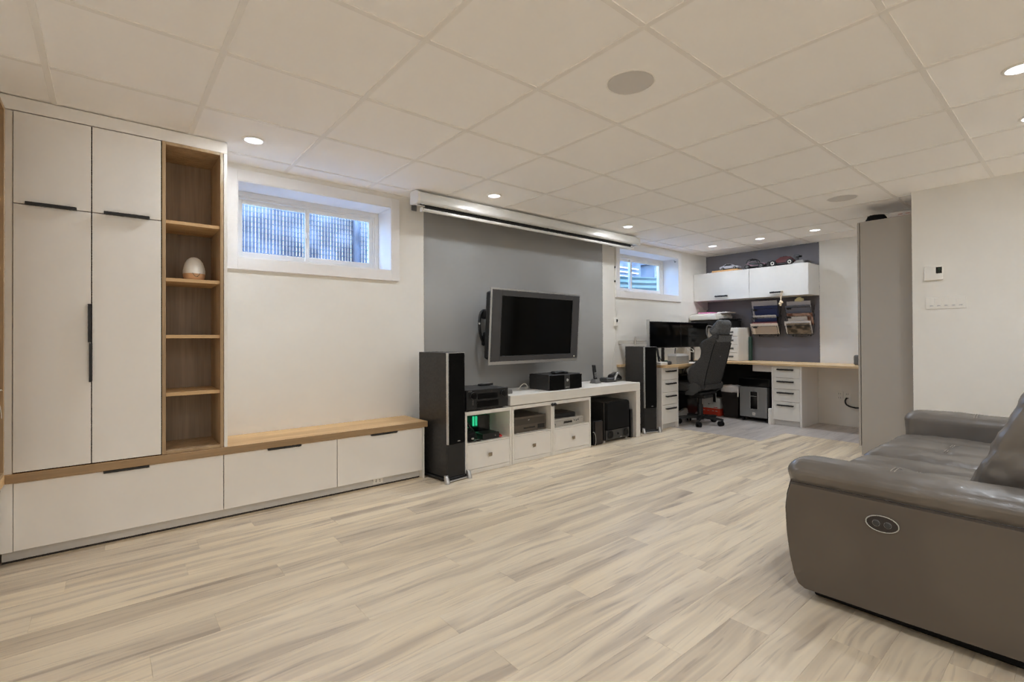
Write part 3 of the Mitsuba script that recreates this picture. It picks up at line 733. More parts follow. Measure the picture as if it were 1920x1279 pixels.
part(t, 'cabinet', box(3.80, 3.935, 3.28, 3.50, 0, .245, .003), 'm_black')
part(t, 'grille', box(3.815, 3.932, 3.268, 3.2797, .006, .24, .003), 'm_brown')
one('power_adapter', box(3.745, 3.785, 3.30, 3.50, 0, .13, .004), 'm_black', 'black block at the floor between the right cube and the narrow speaker', 'adapter')
one('speaker_cord', tube([(3.775, 3.268, .14), (3.80, 3.262, .12), (3.81, 3.26, .06), (3.80, 3.262, .006)], .004, 6, 20), 'm_silver', 'grey cord in front of the narrow speaker', 'cord', smooth=30)
one('router', box(4.412, 4.445, 3.275, 3.50, 0.0, .31, .004), 'm_black_gloss', 'thin black upright box right of the subwoofer', 'router')

# ================================================================== OFFICE
DZ = .766
t = thing('corner_desk', 'L-shaped desk top in pale oak along the window wall and the dark wall', 'desk')
part(t, 'desktop', prism([(4.79, YW - .002), (4.79, 3.69), (5.03, 3.69), (5.03, 3.235), (6.36, 3.235), (6.36, 3.20), (XB - .006, 3.20), (XB - .006, YW - .002)], 2, DZ - .028, DZ), 'm_desk_x')
part(t, 'desktop', box(6.36, XB - .006, 1.25, 3.199, DZ - .028, DZ, .003), 'm_desk_y')
part(t, 'rail', box(5.42, 6.36, 3.30, 3.318, DZ - .06, DZ - .0285, .001), 'm_desk_x')
def drawer_unit(label, M, w, d, h, tops):
    global CUR
    CUR = M
    t = thing('drawer_unit', label, 'drawer unit', 'white drawer units under the desk')
    part(t, 'carcass', box(0, w, .019, d, .062, h, .001), 'm_white')
    part(t, 'toe_kick', box(0, w, .045, .06, 0, .0615, .001), 'm_kick')
    part(t, 'side_panel', box(w + .0005, w + .018, .0, d, 0, h, .001), 'm_white')
    part(t, 'side_panel', box(-.018, -.0005, .0, d, 0, h, .001), 'm_white')
    for a, b in zip(tops[:-1], tops[1:]):
        dd = part(t, 'drawer', box(.001, w - .001, 0, .018, b + .002, a - .002, .001), 'm_white_gloss')
        zc = a - .045
        put(part_key(dd, 'handle'), cat(box(w * .17, w * .80, -.032, -.022, zc - .009, zc + .009, .003), box(w * .19, w * .23, -.0225, .001, zc - .006, zc + .006, .001), box(w * .74, w * .78, -.0225, .001, zc - .006, zc + .006, .001)), 'm_handle')
    home()
drawer_unit('white four-drawer unit left of the office chair', Mat((5.055, 3.295, 0)), .325, .44, .736, [.736, .587, .437, .29, .065])
drawer_unit('white four-drawer unit beside the paper shredder, under the right desk run', Mat((6.415, 2.60, 0), rz=-PI / 2), .305, .52, .736, [.736, .588, .45, .296, .065])
part('drawer_unit_001', 'divider', box(6.413, XB - .01, 2.272, 2.283, .0, .736, .001), 'm_white')
# dark space under the corner, filled in with a black panel
one('dark_fill_panel', box(6.80, 6.82, 2.63, 3.72, .0, .736, .002), 'm_black_fill', 'black panel set in to darken the space under the desk corner', 'panel')
one('paper_sheet', hull(np.vstack([box(6.46, 6.465, 2.625, 2.87, .65, .737, 0).vertices])), 'm_paper', 'white sheet hanging under the desk edge beside the right drawer unit', 'paper')
# monitors
def monitor(x0, x1, y, z0, z1, label, rz=0.0, arm=True):
    t = thing('monitor', label, 'monitor', 'black monitors on the corner desk')
    w = x1 - x0
    at(((x0 + x1) / 2, y, 0), rz=rz)
    part(t, 'panel', box(-w / 2, w / 2, 0, .03, z0, z1, .004), 'm_black')
    part(t, 'screen', box(-w / 2 + .006, w / 2 - .006, -.002, -.0002, z0 + .012, z1 - .006, 0), 'm_screen')
    part(t, 'stand', cat(box(-.02, .02, .031, .055, DZ + .012, (z0 + z1) / 2, .003), box(-.11, .11, -.05, .14, DZ + .001, DZ + .012, .004)), 'm_black')
    if arm: part(t, 'side_frame', box(-w / 2 - .016, -w / 2 - .001, -.003, .035, z0 - .01, z1 + .02, .002), 'm_silver')
    home()
monitor(5.06, 5.745, 3.47, .965, 1.293, 'left wide black monitor with a silver edge, on the desk behind the tower speaker')
monitor(5.755, 6.44, 3.47, .965, 1.293, 'right wide black monitor on the desk, partly hidden by the chair', arm=False)
t = thing('bracket_arm', 'short chrome bracket arm sticking out left of the monitors', 'bracket')
part(t, 'rod', cat(cyl((4.86, 3.52, 1.055), (5.03, 3.50, 1.055), .008), cyl((4.86, 3.52, 1.03), (5.03, 3.50, 1.03), .005)), 'm_chrome', smooth=30)
part(t, 'post', cyl((4.845, 3.525, 1.0), (4.845, 3.525, 1.10), .010), 'm_chrome', smooth=30)
part(t, 'wall_plate', box(4.82, 4.87, 3.535, YW - .001, 1.02, 1.06, .003), 'm_chrome')
# things on the left desk run
one('tissue_box', hull(np.vstack([box(5.33, 5.62, 3.28, 3.40, DZ + .001, DZ + .10).vertices, box(5.36, 5.59, 3.30, 3.42, DZ + .10, DZ + .125).vertices])), 'm_silver_plastic', 'pale grey box on the desk under the left monitor', 'box')
one('white_paper', xf(box(-.15, .15, -.1, .1, 0, .004, 0), Mat((5.80, 3.34, DZ + .001), rz=.1)), 'm_paper', 'white sheet of paper on the desk in front of the right monitor', 'paper')
one('notebook', xf(box(-.07, .07, -.09, .09, 0, .02, .002), Mat((5.73, 3.62, DZ + .001), rz=.2)), 'm_green', 'green notebook on the desk under the monitors', 'notebook')
one('white_plate', lathe([(0, .0), (.055, 0), (.11, .012), (.112, .016), (.05, .006), (0, .005)], 36, Mat((5.98, 3.62, DZ + .11), rx=-1.2)), 'm_white_gloss', 'white round dish leaning on the desk behind the chair', 'dish', smooth=30)
t = thing('desk_device', 'small black device with a stem at the left end of the desk', 'device')
part(t, 'base', rbox(4.98, 5.12, 3.26, 3.36, DZ + .001, DZ + .04, .012), 'm_white_gloss', smooth=30)
part(t, 'stem', cyl((5.06, 3.34, DZ + .03), (5.05, 3.36, DZ + .20), .012), 'm_black', smooth=30)
one('computer_mouse', rbox(5.15, 5.23, 3.27, 3.34, DZ + .001, DZ + .045, .02), 'm_dark_grey', 'dark grey mouse on the desk beside the pale grey box', 'mouse', smooth=True)
for i, (pp, lab) in enumerate([([(5.25, 3.5, .96), (5.2, 3.44, .88), (5.19, 3.40, .82), (5.24, 3.38, DZ + .005)], 'black cable looping from the left monitor to the desk'),
                 ([(5.75, 3.55, .95), (5.66, 3.5, .89), (5.60, 3.45, .86)], 'black cable crossing behind the pale grey box'),
                 ([(5.95, 3.5, .96), (5.93, 3.46, .92), (6.02, 3.45, .90), (6.05, 3.5, .95)], 'white cable under the right monitor')]):
    one('cable', tube(pp, .006, 6, 20), 'm_cable_white' if i == 2 else 'm_black', lab, 'cable', smooth=30)
# white drawer tower, printer, folder
t = thing('drawer_tower', 'white stacked drawer tower with labels behind the office chair', 'drawer tower')
part(t, 'body', box(6.56, 6.90, 3.10, 3.42, DZ + .001, 1.225, .003), 'm_white_gloss')
for i in range(4):
    d = part(t, 'drawer', box(6.545, 6.5598, 3.105, 3.415, DZ + .008 + .111 * i, DZ + .112 + .111 * i, .003), 'm_white_gloss')
    put(part_key(d, 'label_plate'), box(6.542, 6.5448, 3.16, 3.23, DZ + .05 + .111 * i, DZ + .075 + .111 * i, 0), 'm_mid_grey')
one('green_binder', box(6.85, 6.90, 3.062, 3.096, DZ + .001, 1.10, .004), 'm_green_dark', 'dark green binder standing against the white drawer tower', 'binder')
t = thing('printer', 'white printer with a black tray on top of the white drawer tower', 'printer')
part(t, 'body', rbox(6.42, 6.90, 3.34, 3.74, 1.335, 1.405, .012), 'm_white_gloss', smooth=30)
part(t, 'lid', hull(np.vstack([box(6.47, 6.90, 3.36, 3.74, 1.406, 1.42).vertices, box(6.52, 6.90, 3.37, 3.70, 1.42, 1.432).vertices])), 'm_white_gloss', smooth=30)
part(t, 'base', box(6.47, 6.90, 3.22, 3.74, 1.226, 1.334, .006), 'm_black')
part(t, 'tray', cat(box(6.50, 6.88, 3.20, 3.335, 1.338, 1.352, .003)), 'm_black_gloss')
one('printer_stand', box(6.56, 6.90, 3.43, 3.74, DZ + .001, 1.225, .003), 'm_white_gloss', 'white cabinet in the desk corner carrying the printer', 'stand')
one('pink_folder', xf(box(-.15, .15, -.10, .10, 0, .014, .001), Mat((6.67, 3.56, 1.433), rz=.05)), 'm_pink', 'pink folder lying on the printer', 'folder')
one('white_booklet', xf(box(-.13, .13, -.06, .08, 0, .016, .001), Mat((6.73, 3.335 - .0, 1.433), rz=.0)), 'm_paper', 'white papers beside the pink folder on the printer', 'papers')
one('desk_handset', rbox(6.62, 6.68, 1.72, 1.80, DZ + .001, DZ + .115, .018), 'm_mid_grey', 'small grey device at the right end of the desk beside the tall grey cabinet', 'device', smooth=30)
# upper cabinet
t = thing('wall_cabinet', 'white two-door wall cabinet on the dark wall under the toy cars', 'wall cabinet')
part(t, 'body', box(6.60, XB - .005, 2.247, YW - .002, 1.618, 2.005, .001), 'm_white_cabinet')
UZ = (1.614, 2.006)
for (a, b, h0, h1) in ((2.247, 2.958, 2.53, 2.69), (2.962, 3.758, 3.25, 3.43)):
    d = part(t, 'door', box(6.58, 6.598, a, b, UZ[0], UZ[1], .001), 'm_white_cabinet')
    put(part_key(d, 'handle'), cat(box(6.552, 6.562, h0, h1, 1.655, 1.675, .003), box(6.561, 6.5801, h0 + .005, h0 + .02, 1.657, 1.673, .001), box(6.561, 6.5801, h1 - .02, h1 - .005, 1.657, 1.673, .001)), 'm_handle')
part(t, 'side_bracket', prism([(6.60, 1.617), (6.948, 1.617), (6.948, 1.50), (6.85, 1.50)], 1, YW - .02, YW - .003), 'm_white_cabinet')
t = thing('string_tassel', 'knotted cream string hanging from the right wall cabinet handle', 'string')
part(t, 'loop', tube([(6.556, 2.545, 1.677), (6.545, 2.545, 1.66), (6.545, 2.552, 1.60), (6.548, 2.55, 1.55), (6.55, 2.545, 1.60), (6.548, 2.53, 1.655), (6.556, 2.535, 1.677)], .004, 6, 40), 'm_string', smooth=30)
part(t, 'knot', cat([xf(trimesh.creation.icosphere(2, r), Mat((6.546 + dx, 2.55 + dy, z))) for r, dx, dy, z in ((.018, 0, 0, 1.54), (.02, .004, .01, 1.515), (.014, -.004, -.016, 1.53), (.012, 0, 0.004, 1.495))]), 'm_string', smooth=True)
# toy cars
one('toy_plank', box(6.62, 6.78, 3.13, 3.50, 2.0065, 2.035, .002), 'm_plank_toy', 'pale wooden board under the silver toy car', 'board')
def wheels(t, xs, ys, z, r, w, rim):
    for x in xs:
        for y in ys:
            k = part(t, 'wheel', lathe([(r * .55, -w / 2), (r * .9, -w / 2), (r, -w * .3), (r, w * .3), (r * .9, w / 2), (r * .55, w / 2), (r * .55, -w / 2)], 20, align((x - .01, y, z), (x + .01, y, z))), 'm_tyre', smooth=30)
            put(part_key(k, 'rim'), lathe([(r * .34, -w * .50), (r * .56, -w * .46), (r * .56, w * .46), (r * .34, w * .50), (r * .34, -w * .50)], 18, align((x - .01, y, z), (x + .01, y, z))), rim, smooth=30)
            put(part_key(k, 'hub'), cyl((x - w * .44, y, z), (x + w * .44, y, z), r * .33, 14), 'm_dark_grey', smooth=30)
t = thing('toy_car', 'silver toy sedan on the pale board on the wall cabinet', 'toy car')
pf = [(3.14, 2.052), (3.14, 2.078), (3.20, 2.087), (3.245, 2.112), (3.31, 2.115), (3.36, 2.09), (3.40, 2.082), (3.405, 2.052)]
part(t, 'body', prism(pf, 0, 6.65, 6.745), 'm_car_silver')
part(t, 'window', prism([(3.213, 2.089), (3.248, 2.107), (3.305, 2.11), (3.343, 2.09)], 0, 6.6488, 6.7462), 'm_black_gloss')
wheels(t, (6.655, 6.74), (3.185, 3.355), 2.0545, .019, .02, 'm_silver')
t = thing('toy_car', 'pink and black toy rock crawler in the middle of the wall cabinet top', 'toy car')
part(t, 'body', cat(prism([(2.79, 2.05), (2.80, 2.075), (2.90, 2.085), (2.93, 2.105), (3.0, 2.105), (3.035, 2.07), (3.03, 2.05)], 0, 6.655, 6.745)), 'm_car_pink')
part(t, 'roll_cage', cat([tube([(x, 2.89, 2.09), (x, 2.92, 2.135), (x, 2.99, 2.14), (x, 3.03, 2.09)], .005, 6, 14) for x in (6.665, 6.735)] + [box(6.665, 6.735, 2.92, 2.99, 2.132, 2.141, .002)]), 'm_black', smooth=30)
part(t, 'chassis', box(6.66, 6.74, 2.795, 3.05, 2.032, 2.0498, .003), 'm_black')
part(t, 'side_panel', cat(prism([(2.83, 2.052), (2.86, 2.078), (2.93, 2.098), (2.99, 2.098), (3.0, 2.08), (2.95, 2.06)], 0, 6.651, 6.6548), prism([(2.83, 2.052), (2.86, 2.078), (2.93, 2.098), (2.99, 2.098), (3.0, 2.08), (2.95, 2.06)], 0, 6.7452, 6.749)), 'm_black')
part(t, 'bumper', tube([(6.67, 2.797, 2.045), (6.685, 2.792, 2.058), (6.715, 2.792, 2.058), (6.73, 2.797, 2.045)], .005, 6, 12), 'm_black', smooth=30)
wheels(t, (6.645, 6.755), (2.83, 3.01), 2.0395, .033, .035, 'm_mid_grey')
one('spare_part', cat(rbox(6.67, 6.72, 2.735, 2.78, 2.0065, 2.06, .01), cyl((6.695, 2.757, 2.05), (6.695, 2.757, 2.085), .014)), 'm_black', 'small black part beside the pink toy crawler', 'toy part', smooth=30)
t = thing('toy_car', 'dark red toy buggy with white wheel rims at the right of the wall cabinet top', 'toy car')
part(t, 'body', hull(np.vstack([box(6.66, 6.74, 2.44, 2.68, 2.05, 2.075).vertices, box(6.675, 6.725, 2.50, 2.60, 2.075, 2.125).vertices])), 'm_car_red')
part(t, 'cockpit', hull(np.vstack([box(6.672, 6.728, 2.515, 2.585, 2.085, 2.09).vertices, box(6.682, 6.718, 2.53, 2.57, 2.125, 2.132).vertices])), 'm_black_gloss')
part(t, 'chassis', box(6.665, 6.735, 2.44, 2.70, 2.030, 2.0495, .003), 'm_black')
part(t, 'nose', prism([(2.66, 2.05), (2.66, 2.07), (2.73, 2.045), (2.73, 2.035)], 0, 6.675, 6.725), 'm_black')
part(t, 'wing', cat(box(6.655, 6.745, 2.38, 2.43, 2.115, 2.121, .002), box(6.65, 6.6545, 2.375, 2.435, 2.103, 2.128, .001), box(6.7455, 6.75, 2.375, 2.435, 2.103, 2.128, .001), box(6.69, 6.71, 2.40, 2.45, 2.06, 2.1145, .001)), 'm_black')
wheels(t, (6.65, 6.75), (2.48, 2.685), 2.0475, .041, .035, 'm_white')
t = thing('toy_gear', 'grey and black toy gear at the right end of the wall cabinet top', 'toy part')
part(t, 'shell', hull(np.vstack([box(6.62, 6.72, 2.31, 2.44, 2.0065, 2.02).vertices, box(6.64, 6.70, 2.33, 2.40, 2.02, 2.055).vertices])), 'm_silver')
part(t, 'pack', rbox(6.62, 6.72, 2.255, 2.305, 2.0065, 2.04, .012), 'm_black', smooth=30)

# wall file racks
def sheet(name, y0, y1, xbot, zbot, hgt, th, m, label, cat_, group=None, tilt=.42):
    """a document leaning out of a pocket: bottom edge at (xbot, zbot), top leaning towards the room"""
    M = box(-th / 2, th / 2, y0, y1, 0, hgt, .0008)
    return one(name, xf(M, Mat((xbot, 0, zbot), ry=-tilt)), m, label, cat_, group)
def rack(label, y0, y1):
    t = thing('file_rack', label, 'file rack', 'black wire file racks on the dark wall')
    part(t, 'backbone', cat([box(XB - .012, XB - .0045, y, y + .012, 1.10, 1.52, .001) for y in (y0 + .04, y1 - .05)]), 'm_black')
    for z in (1.36, 1.245, 1.125):
        pk = part(t, 'pocket', cat([tube([(XB - .012, y, z + .14), (XB - .06, y, z + .004), (XB - .105, y, z + .004), (XB - .155, y, z + .11)], .0028, 5) for y in (y0, y1)] +
                 [tube([(XB - .06, y0, z + .002), (XB - .06, y1, z + .002)], .0028, 5), tube([(XB - .105, y0, z + .002), (XB - .105, y1, z + .002)], .0028, 5), tube([(XB - .157, y0, z + .113), (XB - .157, y1, z + .113)], .0028, 5)]), 'm_black')
        put(part_key(pk, 'label_plate'), xf(box(-.0015, .0015, y1 - .075, y1 - .02, -.012, .008, 0), Mat((XB - .153, 0, z + .10), ry=-.42)), 'm_black')
    part(t, 'foot_bar', tube([(XB - .03, y0 + .06, 1.125), (XB - .09, y0 + .06, 1.10), (XB - .09, y1 - .1, 1.10), (XB - .03, y1 - .1, 1.125)], .003, 5), 'm_black')
rack('left black wire file rack under the wall cabinet', 2.70, 3.03)
rack('right black wire file rack under the wall cabinet, near the white wall section', 2.30, 2.60)
G1, G2 = 'documents in the left file rack', 'documents in the right file rack'
sheet('document', 2.705, 3.035, XB - .071, 1.367, .225, .006, 'm_paper_grey', 'pale grey folder at the top back of the left file rack', 'folder', G1, .30)
sheet('document', 2.69, 3.0, XB - .094, 1.367, .160, .006, 'm_folder_blue', 'dark blue folder in the top pocket of the left file rack', 'folder', G1)
sheet('document', 2.72, 3.02, XB - .073, 1.252, .150, .006, 'm_paper', 'white envelope in the middle pocket of the left file rack', 'folder', G1)
sheet('document', 2.71, 3.0, XB - .094, 1.252, .105, .006, 'm_folder_blue', 'low blue folder in front of the white envelope in the left file rack', 'folder', G1)
sheet('document', 2.70, 3.03, XB - .068, 1.132, .185, .005, 'm_folder_plum', 'dark plum folder at the back of the lowest pocket of the left file rack', 'folder', G1)
sheet('document', 2.70, 3.02, XB - .080, 1.132, .170, .005, 'm_folder_pink', 'dusty pink folder in the lowest pocket of the left file rack', 'folder', G1)
sheet('document', 2.69, 3.045, XB - .092, 1.132, .158, .006, 'm_paper_cream', 'cream papers in the lowest pocket of the left file rack', 'papers', G1)
sheet('document', 2.70, 2.99, XB - .101, 1.132, .120, .004, 'm_manila', 'tan folder at the front of the lowest pocket of the left file rack', 'folder', G1)
sheet('document', 2.31, 2.59, XB - .071, 1.367, .195, .006, 'm_paper_grey', 'light grey papers at the top of the right file rack', 'papers', G2, .3)
sheet('document', 2.305, 2.60, XB - .094, 1.367, .145, .006, 'm_folder_grey', 'slate grey folder in the top pocket of the right file rack', 'folder', G2)
sheet('document', 2.285, 2.585, XB - .075, 1.252, .160, .008, 'm_magazine', 'reddish magazine in the middle pocket of the right file rack', 'magazine', G2)
sheet('document', 2.345, 2.575, XB - .094, 1.252, .115, .006, 'm_paper', 'white booklet in the middle pocket of the right file rack', 'booklet', G2)
k = sheet('document', 2.30, 2.61, XB - .082, 1.132, .180, .008, 'm_paper', 'white catalogue in the lowest pocket of the right file rack, behind the brown picture', 'catalogue', G2)
sheet('document', 2.31, 2.585, XB - .098, 1.132, .150, .006, 'm_catalog', 'catalogue with a brown cover picture at the front of the right file rack', 'catalogue', G2)
one('yellow_cloth', soft(hull(np.vstack([trimesh.creation.uv_sphere(.02).vertices + [XB - .12, y, z] for y, z in ((2.405, 1.568), (2.44, 1.585), (2.475, 1.566))])), .015, lambda v, n: n * (meshkit.fbm(v * 40)[:, None] - .5) * .02), 'm_yellow', 'crumpled yellow cloth lying on top of the right file rack', 'cloth', smooth=True)
# under the desk
t = thing('paper_shredder', 'grey and black paper shredder with a viewing window under the desk', 'shredder')
Y1, Y2, XS = 2.655, 3.035, 6.44
part(t, 'bin', rbox(XS + .002, XS + .30, Y1, Y2, .045, .455, .02), 'm_black', smooth=30)
part(t, 'front', cat(rbox(XS - .012, XS + .012, Y1 + .025, Y2 - .005, .055, .45, .011)), 'm_shredder', smooth=30)
part(t, 'head', rbox(XS - .015, XS + .32, Y1 - .01, Y2 + .01, .456, .56, .012), 'm_black_gloss', smooth=30)
wn = part(t, 'window', rbox(XS - .0165, XS - .008, 2.80, 2.885, .165, .385, .004), 'm_black_gloss', smooth=30)
put(part_key(wn, 'window_frame'), tube([(XS - .013, 2.795, .17), (XS - .013, 2.795, .38), (XS - .013, 2.80, .39), (XS - .013, 2.885, .39), (XS - .013, 2.89, .38), (XS - .013, 2.89, .17), (XS - .013, 2.885, .16), (XS - .013, 2.80, .16), (XS - .013, 2.795, .17)], .004, 6), 'm_silver')
put(part_key(wn, 'bar'), box(XS - .0185, XS - .0168, 2.803, 2.882, .325, .333, 0), 'm_silver')
part(t, 'logo', cat([box(XS - .0138, XS - .0125, 2.845 + sy * .010 - .008, 2.845 + sy * .010 + .008, .10 + sz * .010 - .008, .10 + sz * .010 + .008, .001) for sy in (-1, 1) for sz in (-1, 1)]), 'm_white')
for y in (Y1 + .04, Y2 - .04): part(t, 'caster', cyl((XS + .04, y - .01, .022), (XS + .04, y + .01, .022), .022), 'm_black', smooth=30)
for y in (Y1 + .04, Y2 - .04): part(t, 'caster', cyl((XS + .26, y - .01, .022), (XS + .26, y + .01, .022), .022), 'm_black', smooth=30)
t = thing('waste_bin', 'brown-black waste bin lined with a white bag under the desk', 'waste bin')
def frust(y0, y1, x0, x1, z0, z1, k): return hull([(x0 + k, y0 + k, z0), (x1 - k, y0 + k, z0), (x1 - k, y1 - k, z0), (x0 + k, y1 - k, z0), (x0, y0, z1), (x1, y0, z1), (x1, y1, z1), (x0, y1, z1)])
part(t, 'bin', frust(3.075, 3.315, 6.50, 6.70, 0.0, .345, .025), 'm_brown')
part(t, 'bag', soft(hull(np.vstack([frust(3.068, 3.322, 6.493, 6.707, .345, .40, .006).vertices, box(6.51, 6.69, 3.085, 3.305, .40, .435).vertices])), .02, lambda v, n: n * (meshkit.fbm(v * [30, 30, 60])[:, None] - .5) * .02), 'm_bag', smooth=True)
t = thing('cardboard_box', 'white box with a red band and wing mark under the desk', 'box')
part(t, 'body', box(6.52, 6.66, 3.345, 3.665, .10, .245, .002), 'm_box_white')
part(t, 'red_band', box(6.519, 6.661, 3.344, 3.666, 0, .0998, .002), 'm_box_red')
part(t, 'wing_mark', cat(prism([(3.47, .17), (3.505, .155), (3.54, .17), (3.505, .160)], 0, 6.5185, 6.5198), prism([(3.495, .158), (3.505, .145), (3.515, .158)], 0, 6.5185, 6.5198)), 'm_black')
part(t, 'caption', cat(box(6.5185, 6.5198, 3.38, 3.435, .108, .118, 0)), 'm_red')
part(t, 'lettering', cat([box(6.5172, 6.5188, y, y + .03, .06, .068, 0) for y in (3.38, 3.43, 3.50, 3.56)]), 'm_box_white')
one('smartphone_box', box(6.46, 6.475, 3.37, 3.415, .19, .33, .004), 'm_silver', 'silver-edged slim black panel leaning in front of the red and white box', 'device')
part('smartphone_box', 'face', box(6.4585, 6.4598, 3.374, 3.411, .2, .32, 0), 'm_black_gloss')
one('white_upright', box(6.36, 6.41, 2.612, 2.64, 0, .20, .002), 'm_white', 'white strip standing between the shredder and the right drawer unit', 'panel')
one('white_bag_tail', rbox(6.42, 6.435, 3.04, 3.06, .30, .40, .007), 'm_bag', 'white plastic strip hanging beside the shredder', 'bag')
t = thing('computer_case', 'black computer case on the floor under the left desk run', 'computer')
part(t, 'case', box(5.85, 6.36, 3.60, 3.74, .05, .58, .004), 'm_black')  # case enlarged in black to fill the dark void under the desk
part(t, 'front', box(5.852, 6.358, 3.588, 3.5998, .052, .578, .003), 'm_black_gloss')
part(t, 'light', cat([cyl((x, 3.585, .34), (x, 3.5879, .34), .006) for x in (6.02, 6.07)]), 'm_white')
part(t, 'foot', box(5.86, 6.35, 3.61, 3.73, 0, .0495, .003), 'm_black')
one('shoe_object', hull(np.vstack([rbox(5.70, 6.0, 3.51, 3.575, .0, .09, .02, 6).vertices, rbox(5.94, 5.99, 3.515, 3.57, .08, .15, .02, 6).vertices])), 'm_silver_plastic', 'pale grey shoe-like object on the floor behind the left drawer unit', 'shoe_object', smooth=30)  # pale shoe-like object, exact kind unknown
t = thing('wire_panel', 'tangle of black wires against the wall under the desk', 'wires')
for i in range(7):
    a = 5.98 + .05 * i
    part(t, 'wire', tube([(a, 3.70, .728), (a + .05 * math.sin(i * 2.1), 3.69, .68), (a + .08 * math.cos(i * 1.7), 3.70, .62), (a + .03, 3.70, .59)], .005, 5, 14), 'm_black', smooth=30)
# outlets + cord on back wall
for i, y in enumerate((2.034, 1.952)):
    t = thing('wall_outlet', ['left white wall outlet under the desk, empty', 'right white wall outlet under the desk with a black plug'][i], 'wall outlet', 'white wall outlets under the desk')
    part(t, 'plate', box(XB - .007, XB - .0005, y - .036, y + .036, .305, .42, .002), 'm_white_gloss')
    part(t, 'slot', cat([box(XB - .0078, XB - .0068, y + s, y + s + .004, z, z + .014, 0) for s in (-.012, .008) for z in (.335, .385)]), 'm_gap')
one('black_lead', tube([(XB - .02, 1.952, .342), (XB - .05, 1.96, .325), (XB - .05, 1.955, .275), (XB - .05, 1.90, .245), (XB - .05, 1.82, .24), (XB - .05, 1.70, .235)], .009, 8, 30), 'm_black', 'black power cord curving from the right outlet under the desk', 'cord', smooth=30)

# screen remote on the window wall
t = thing('wall_control', 'small white control box with a dark button on the wall beside the grey panel', 'wall control')
part(t, 'box', rbox(4.735, 4.795, YW - .03, YW - .0005, 1.235, 1.335, .008), 'm_white_gloss', smooth=30)
part(t, 'button', box(4.755, 4.778, YW - .033, YW - .0302, 1.285, 1.32, .001), 'm_black')
t = thing('screen_cord', 'thin white cord with black clips running down the wall beside the small window', 'cord')
part(t, 'cord', tube([(4.765, YW - .006, 2.24), (4.758, YW - .006, 1.95), (4.757, YW - .006, 1.65), (4.77, YW - .006, 1.42), (4.775, YW - .008, 1.33)], .003, 6, 30), 'm_cable_white', smooth=30)
for z in (1.955, 1.785): part(t, 'clip', box(4.752, 4.768, YW - .014, YW - .001, z - .012, z + .012, .002), 'm_black')
part(t, 'lower_cord', tube([(4.775, YW - .008, 1.235), (4.765, YW - .006, 1.10), (4.73, YW - .01, .93), (4.71, YW - .012, .78), (4.69, YW - .012, .62)], .003, 6, 30), 'm_cable_white', smooth=30)

# ================================================================== OFFICE CHAIR
CX, CYY = 5.77, 3.22
t = thing('office_chair', 'dark grey fabric gaming chair at the corner desk, seen from behind', 'office chair')
at((CX, CYY, 0))
def loft(rows):
    V, F = [], []
    n = len(rows[0])
    for r in rows: V += list(r)
    for i in range(len(rows) - 1):
        for j in range(n):
            k = (j + 1) % n
            F += [[i * n + j, i * n + k, (i + 1) * n + k], [i * n + j, (i + 1) * n + k, (i + 1) * n + j]]
    for i in (0, len(rows) - 1):
        c = len(V); V.append(np.mean(rows[i], axis=0))
        for j in range(n):
            k = (j + 1) % n
            F.append([c, i * n + k, i * n + j] if i == 0 else [c, i * n + j, i * n + k])
    m = trimesh.Trimesh(np.array(V, float), np.array(F), process=False); m.fix_normals(); return m
zz = [.47, .52, .60, .70, .78, .86, .94, 1.0, 1.05, 1.09, 1.12]
wr = [.185, .20, .21, .215, .215, .213, .21, .205, .20, .19, .175]
wo = [.235, .255, .275, .280, .265, .255, .268, .288, .280, .235, .195]
dd = [.12, .17, .22, .23, .175, .125, .13, .155, .135, .085, .07]
from scipy.interpolate import PchipInterpolator
zf = np.linspace(.47, 1.12, 34)
fwr, fwo, fdd = [PchipInterpolator(zz, q)(zf) for q in (wr, wo, dd)]
rows = []
for z, a, b, d in zip(zf, fwr, fwo, fdd):
    y = -.165 - (z - .5) * .27
    h = [(-a * .6, -.006), (-a, .004), (-(a + b) / 2, d * .35), (-b, d * .62), (-b - .004, d * .85), (-b + .022, d), (-b + .065, d * .97), (-a * .55, .085), (-a * .2, .075)]
    pts = h + [(-x, yy) for x, yy in reversed(h)]
    rows.append(np.array([(x, y + yy, z) for x, yy in pts]))
part(t, 'backrest', loft(rows), 'm_fabric', smooth=40)
def rear(z): return -.165 - (z - .5) * .27
def backstrip(z0, z1, w0, w1, th):
    v = []
    for z, w in ((z0, w0), (z1, w1)):
        for x in (-w, w):
            for e in (-.006 - th, .0):
                v.append((x, rear(z) + e, z))
    return hull(v)
part(t, 'neck_patch', backstrip(1.035, 1.115, .165, .150, .004), 'm_fabric_light')
hr = hull(np.vstack([trimesh.creation.uv_sphere(.05).vertices * [1, .8, 1] + [x, rear(z) + yo, z] for x, z, yo in ((-.13, 1.155, .06), (.13, 1.155, .06), (-.105, 1.255, .055), (.105, 1.255, .055), (-.14, 1.17, .09), (.14, 1.17, .09))]))
part(t, 'headrest', hr, 'm_fabric_light', smooth=35, label='lighter grey headrest')
part(t, 'headrest_strap', backstrip(1.117, 1.128, .17, .17, .004), 'm_black')
part(t, 'rear_mark', box(-.004, .004, rear(.86) - .009, rear(.86) - .005, .85, .872, 0), 'm_silver')
part(t, 'lower_band', hull([(s * .19, rear(z) + e, z) for s in (-1, 1) for z in (.455, .515) for e in (-.022, .02)]), 'm_fabric')
part(t, 'seat', rbox(-.26, .26, -.12, .34, .42, .53, .05), 'm_fabric', smooth=30)
part(t, 'seat_pan', box(-.20, .20, -.12, .24, .385, .4195, .01), 'm_black')
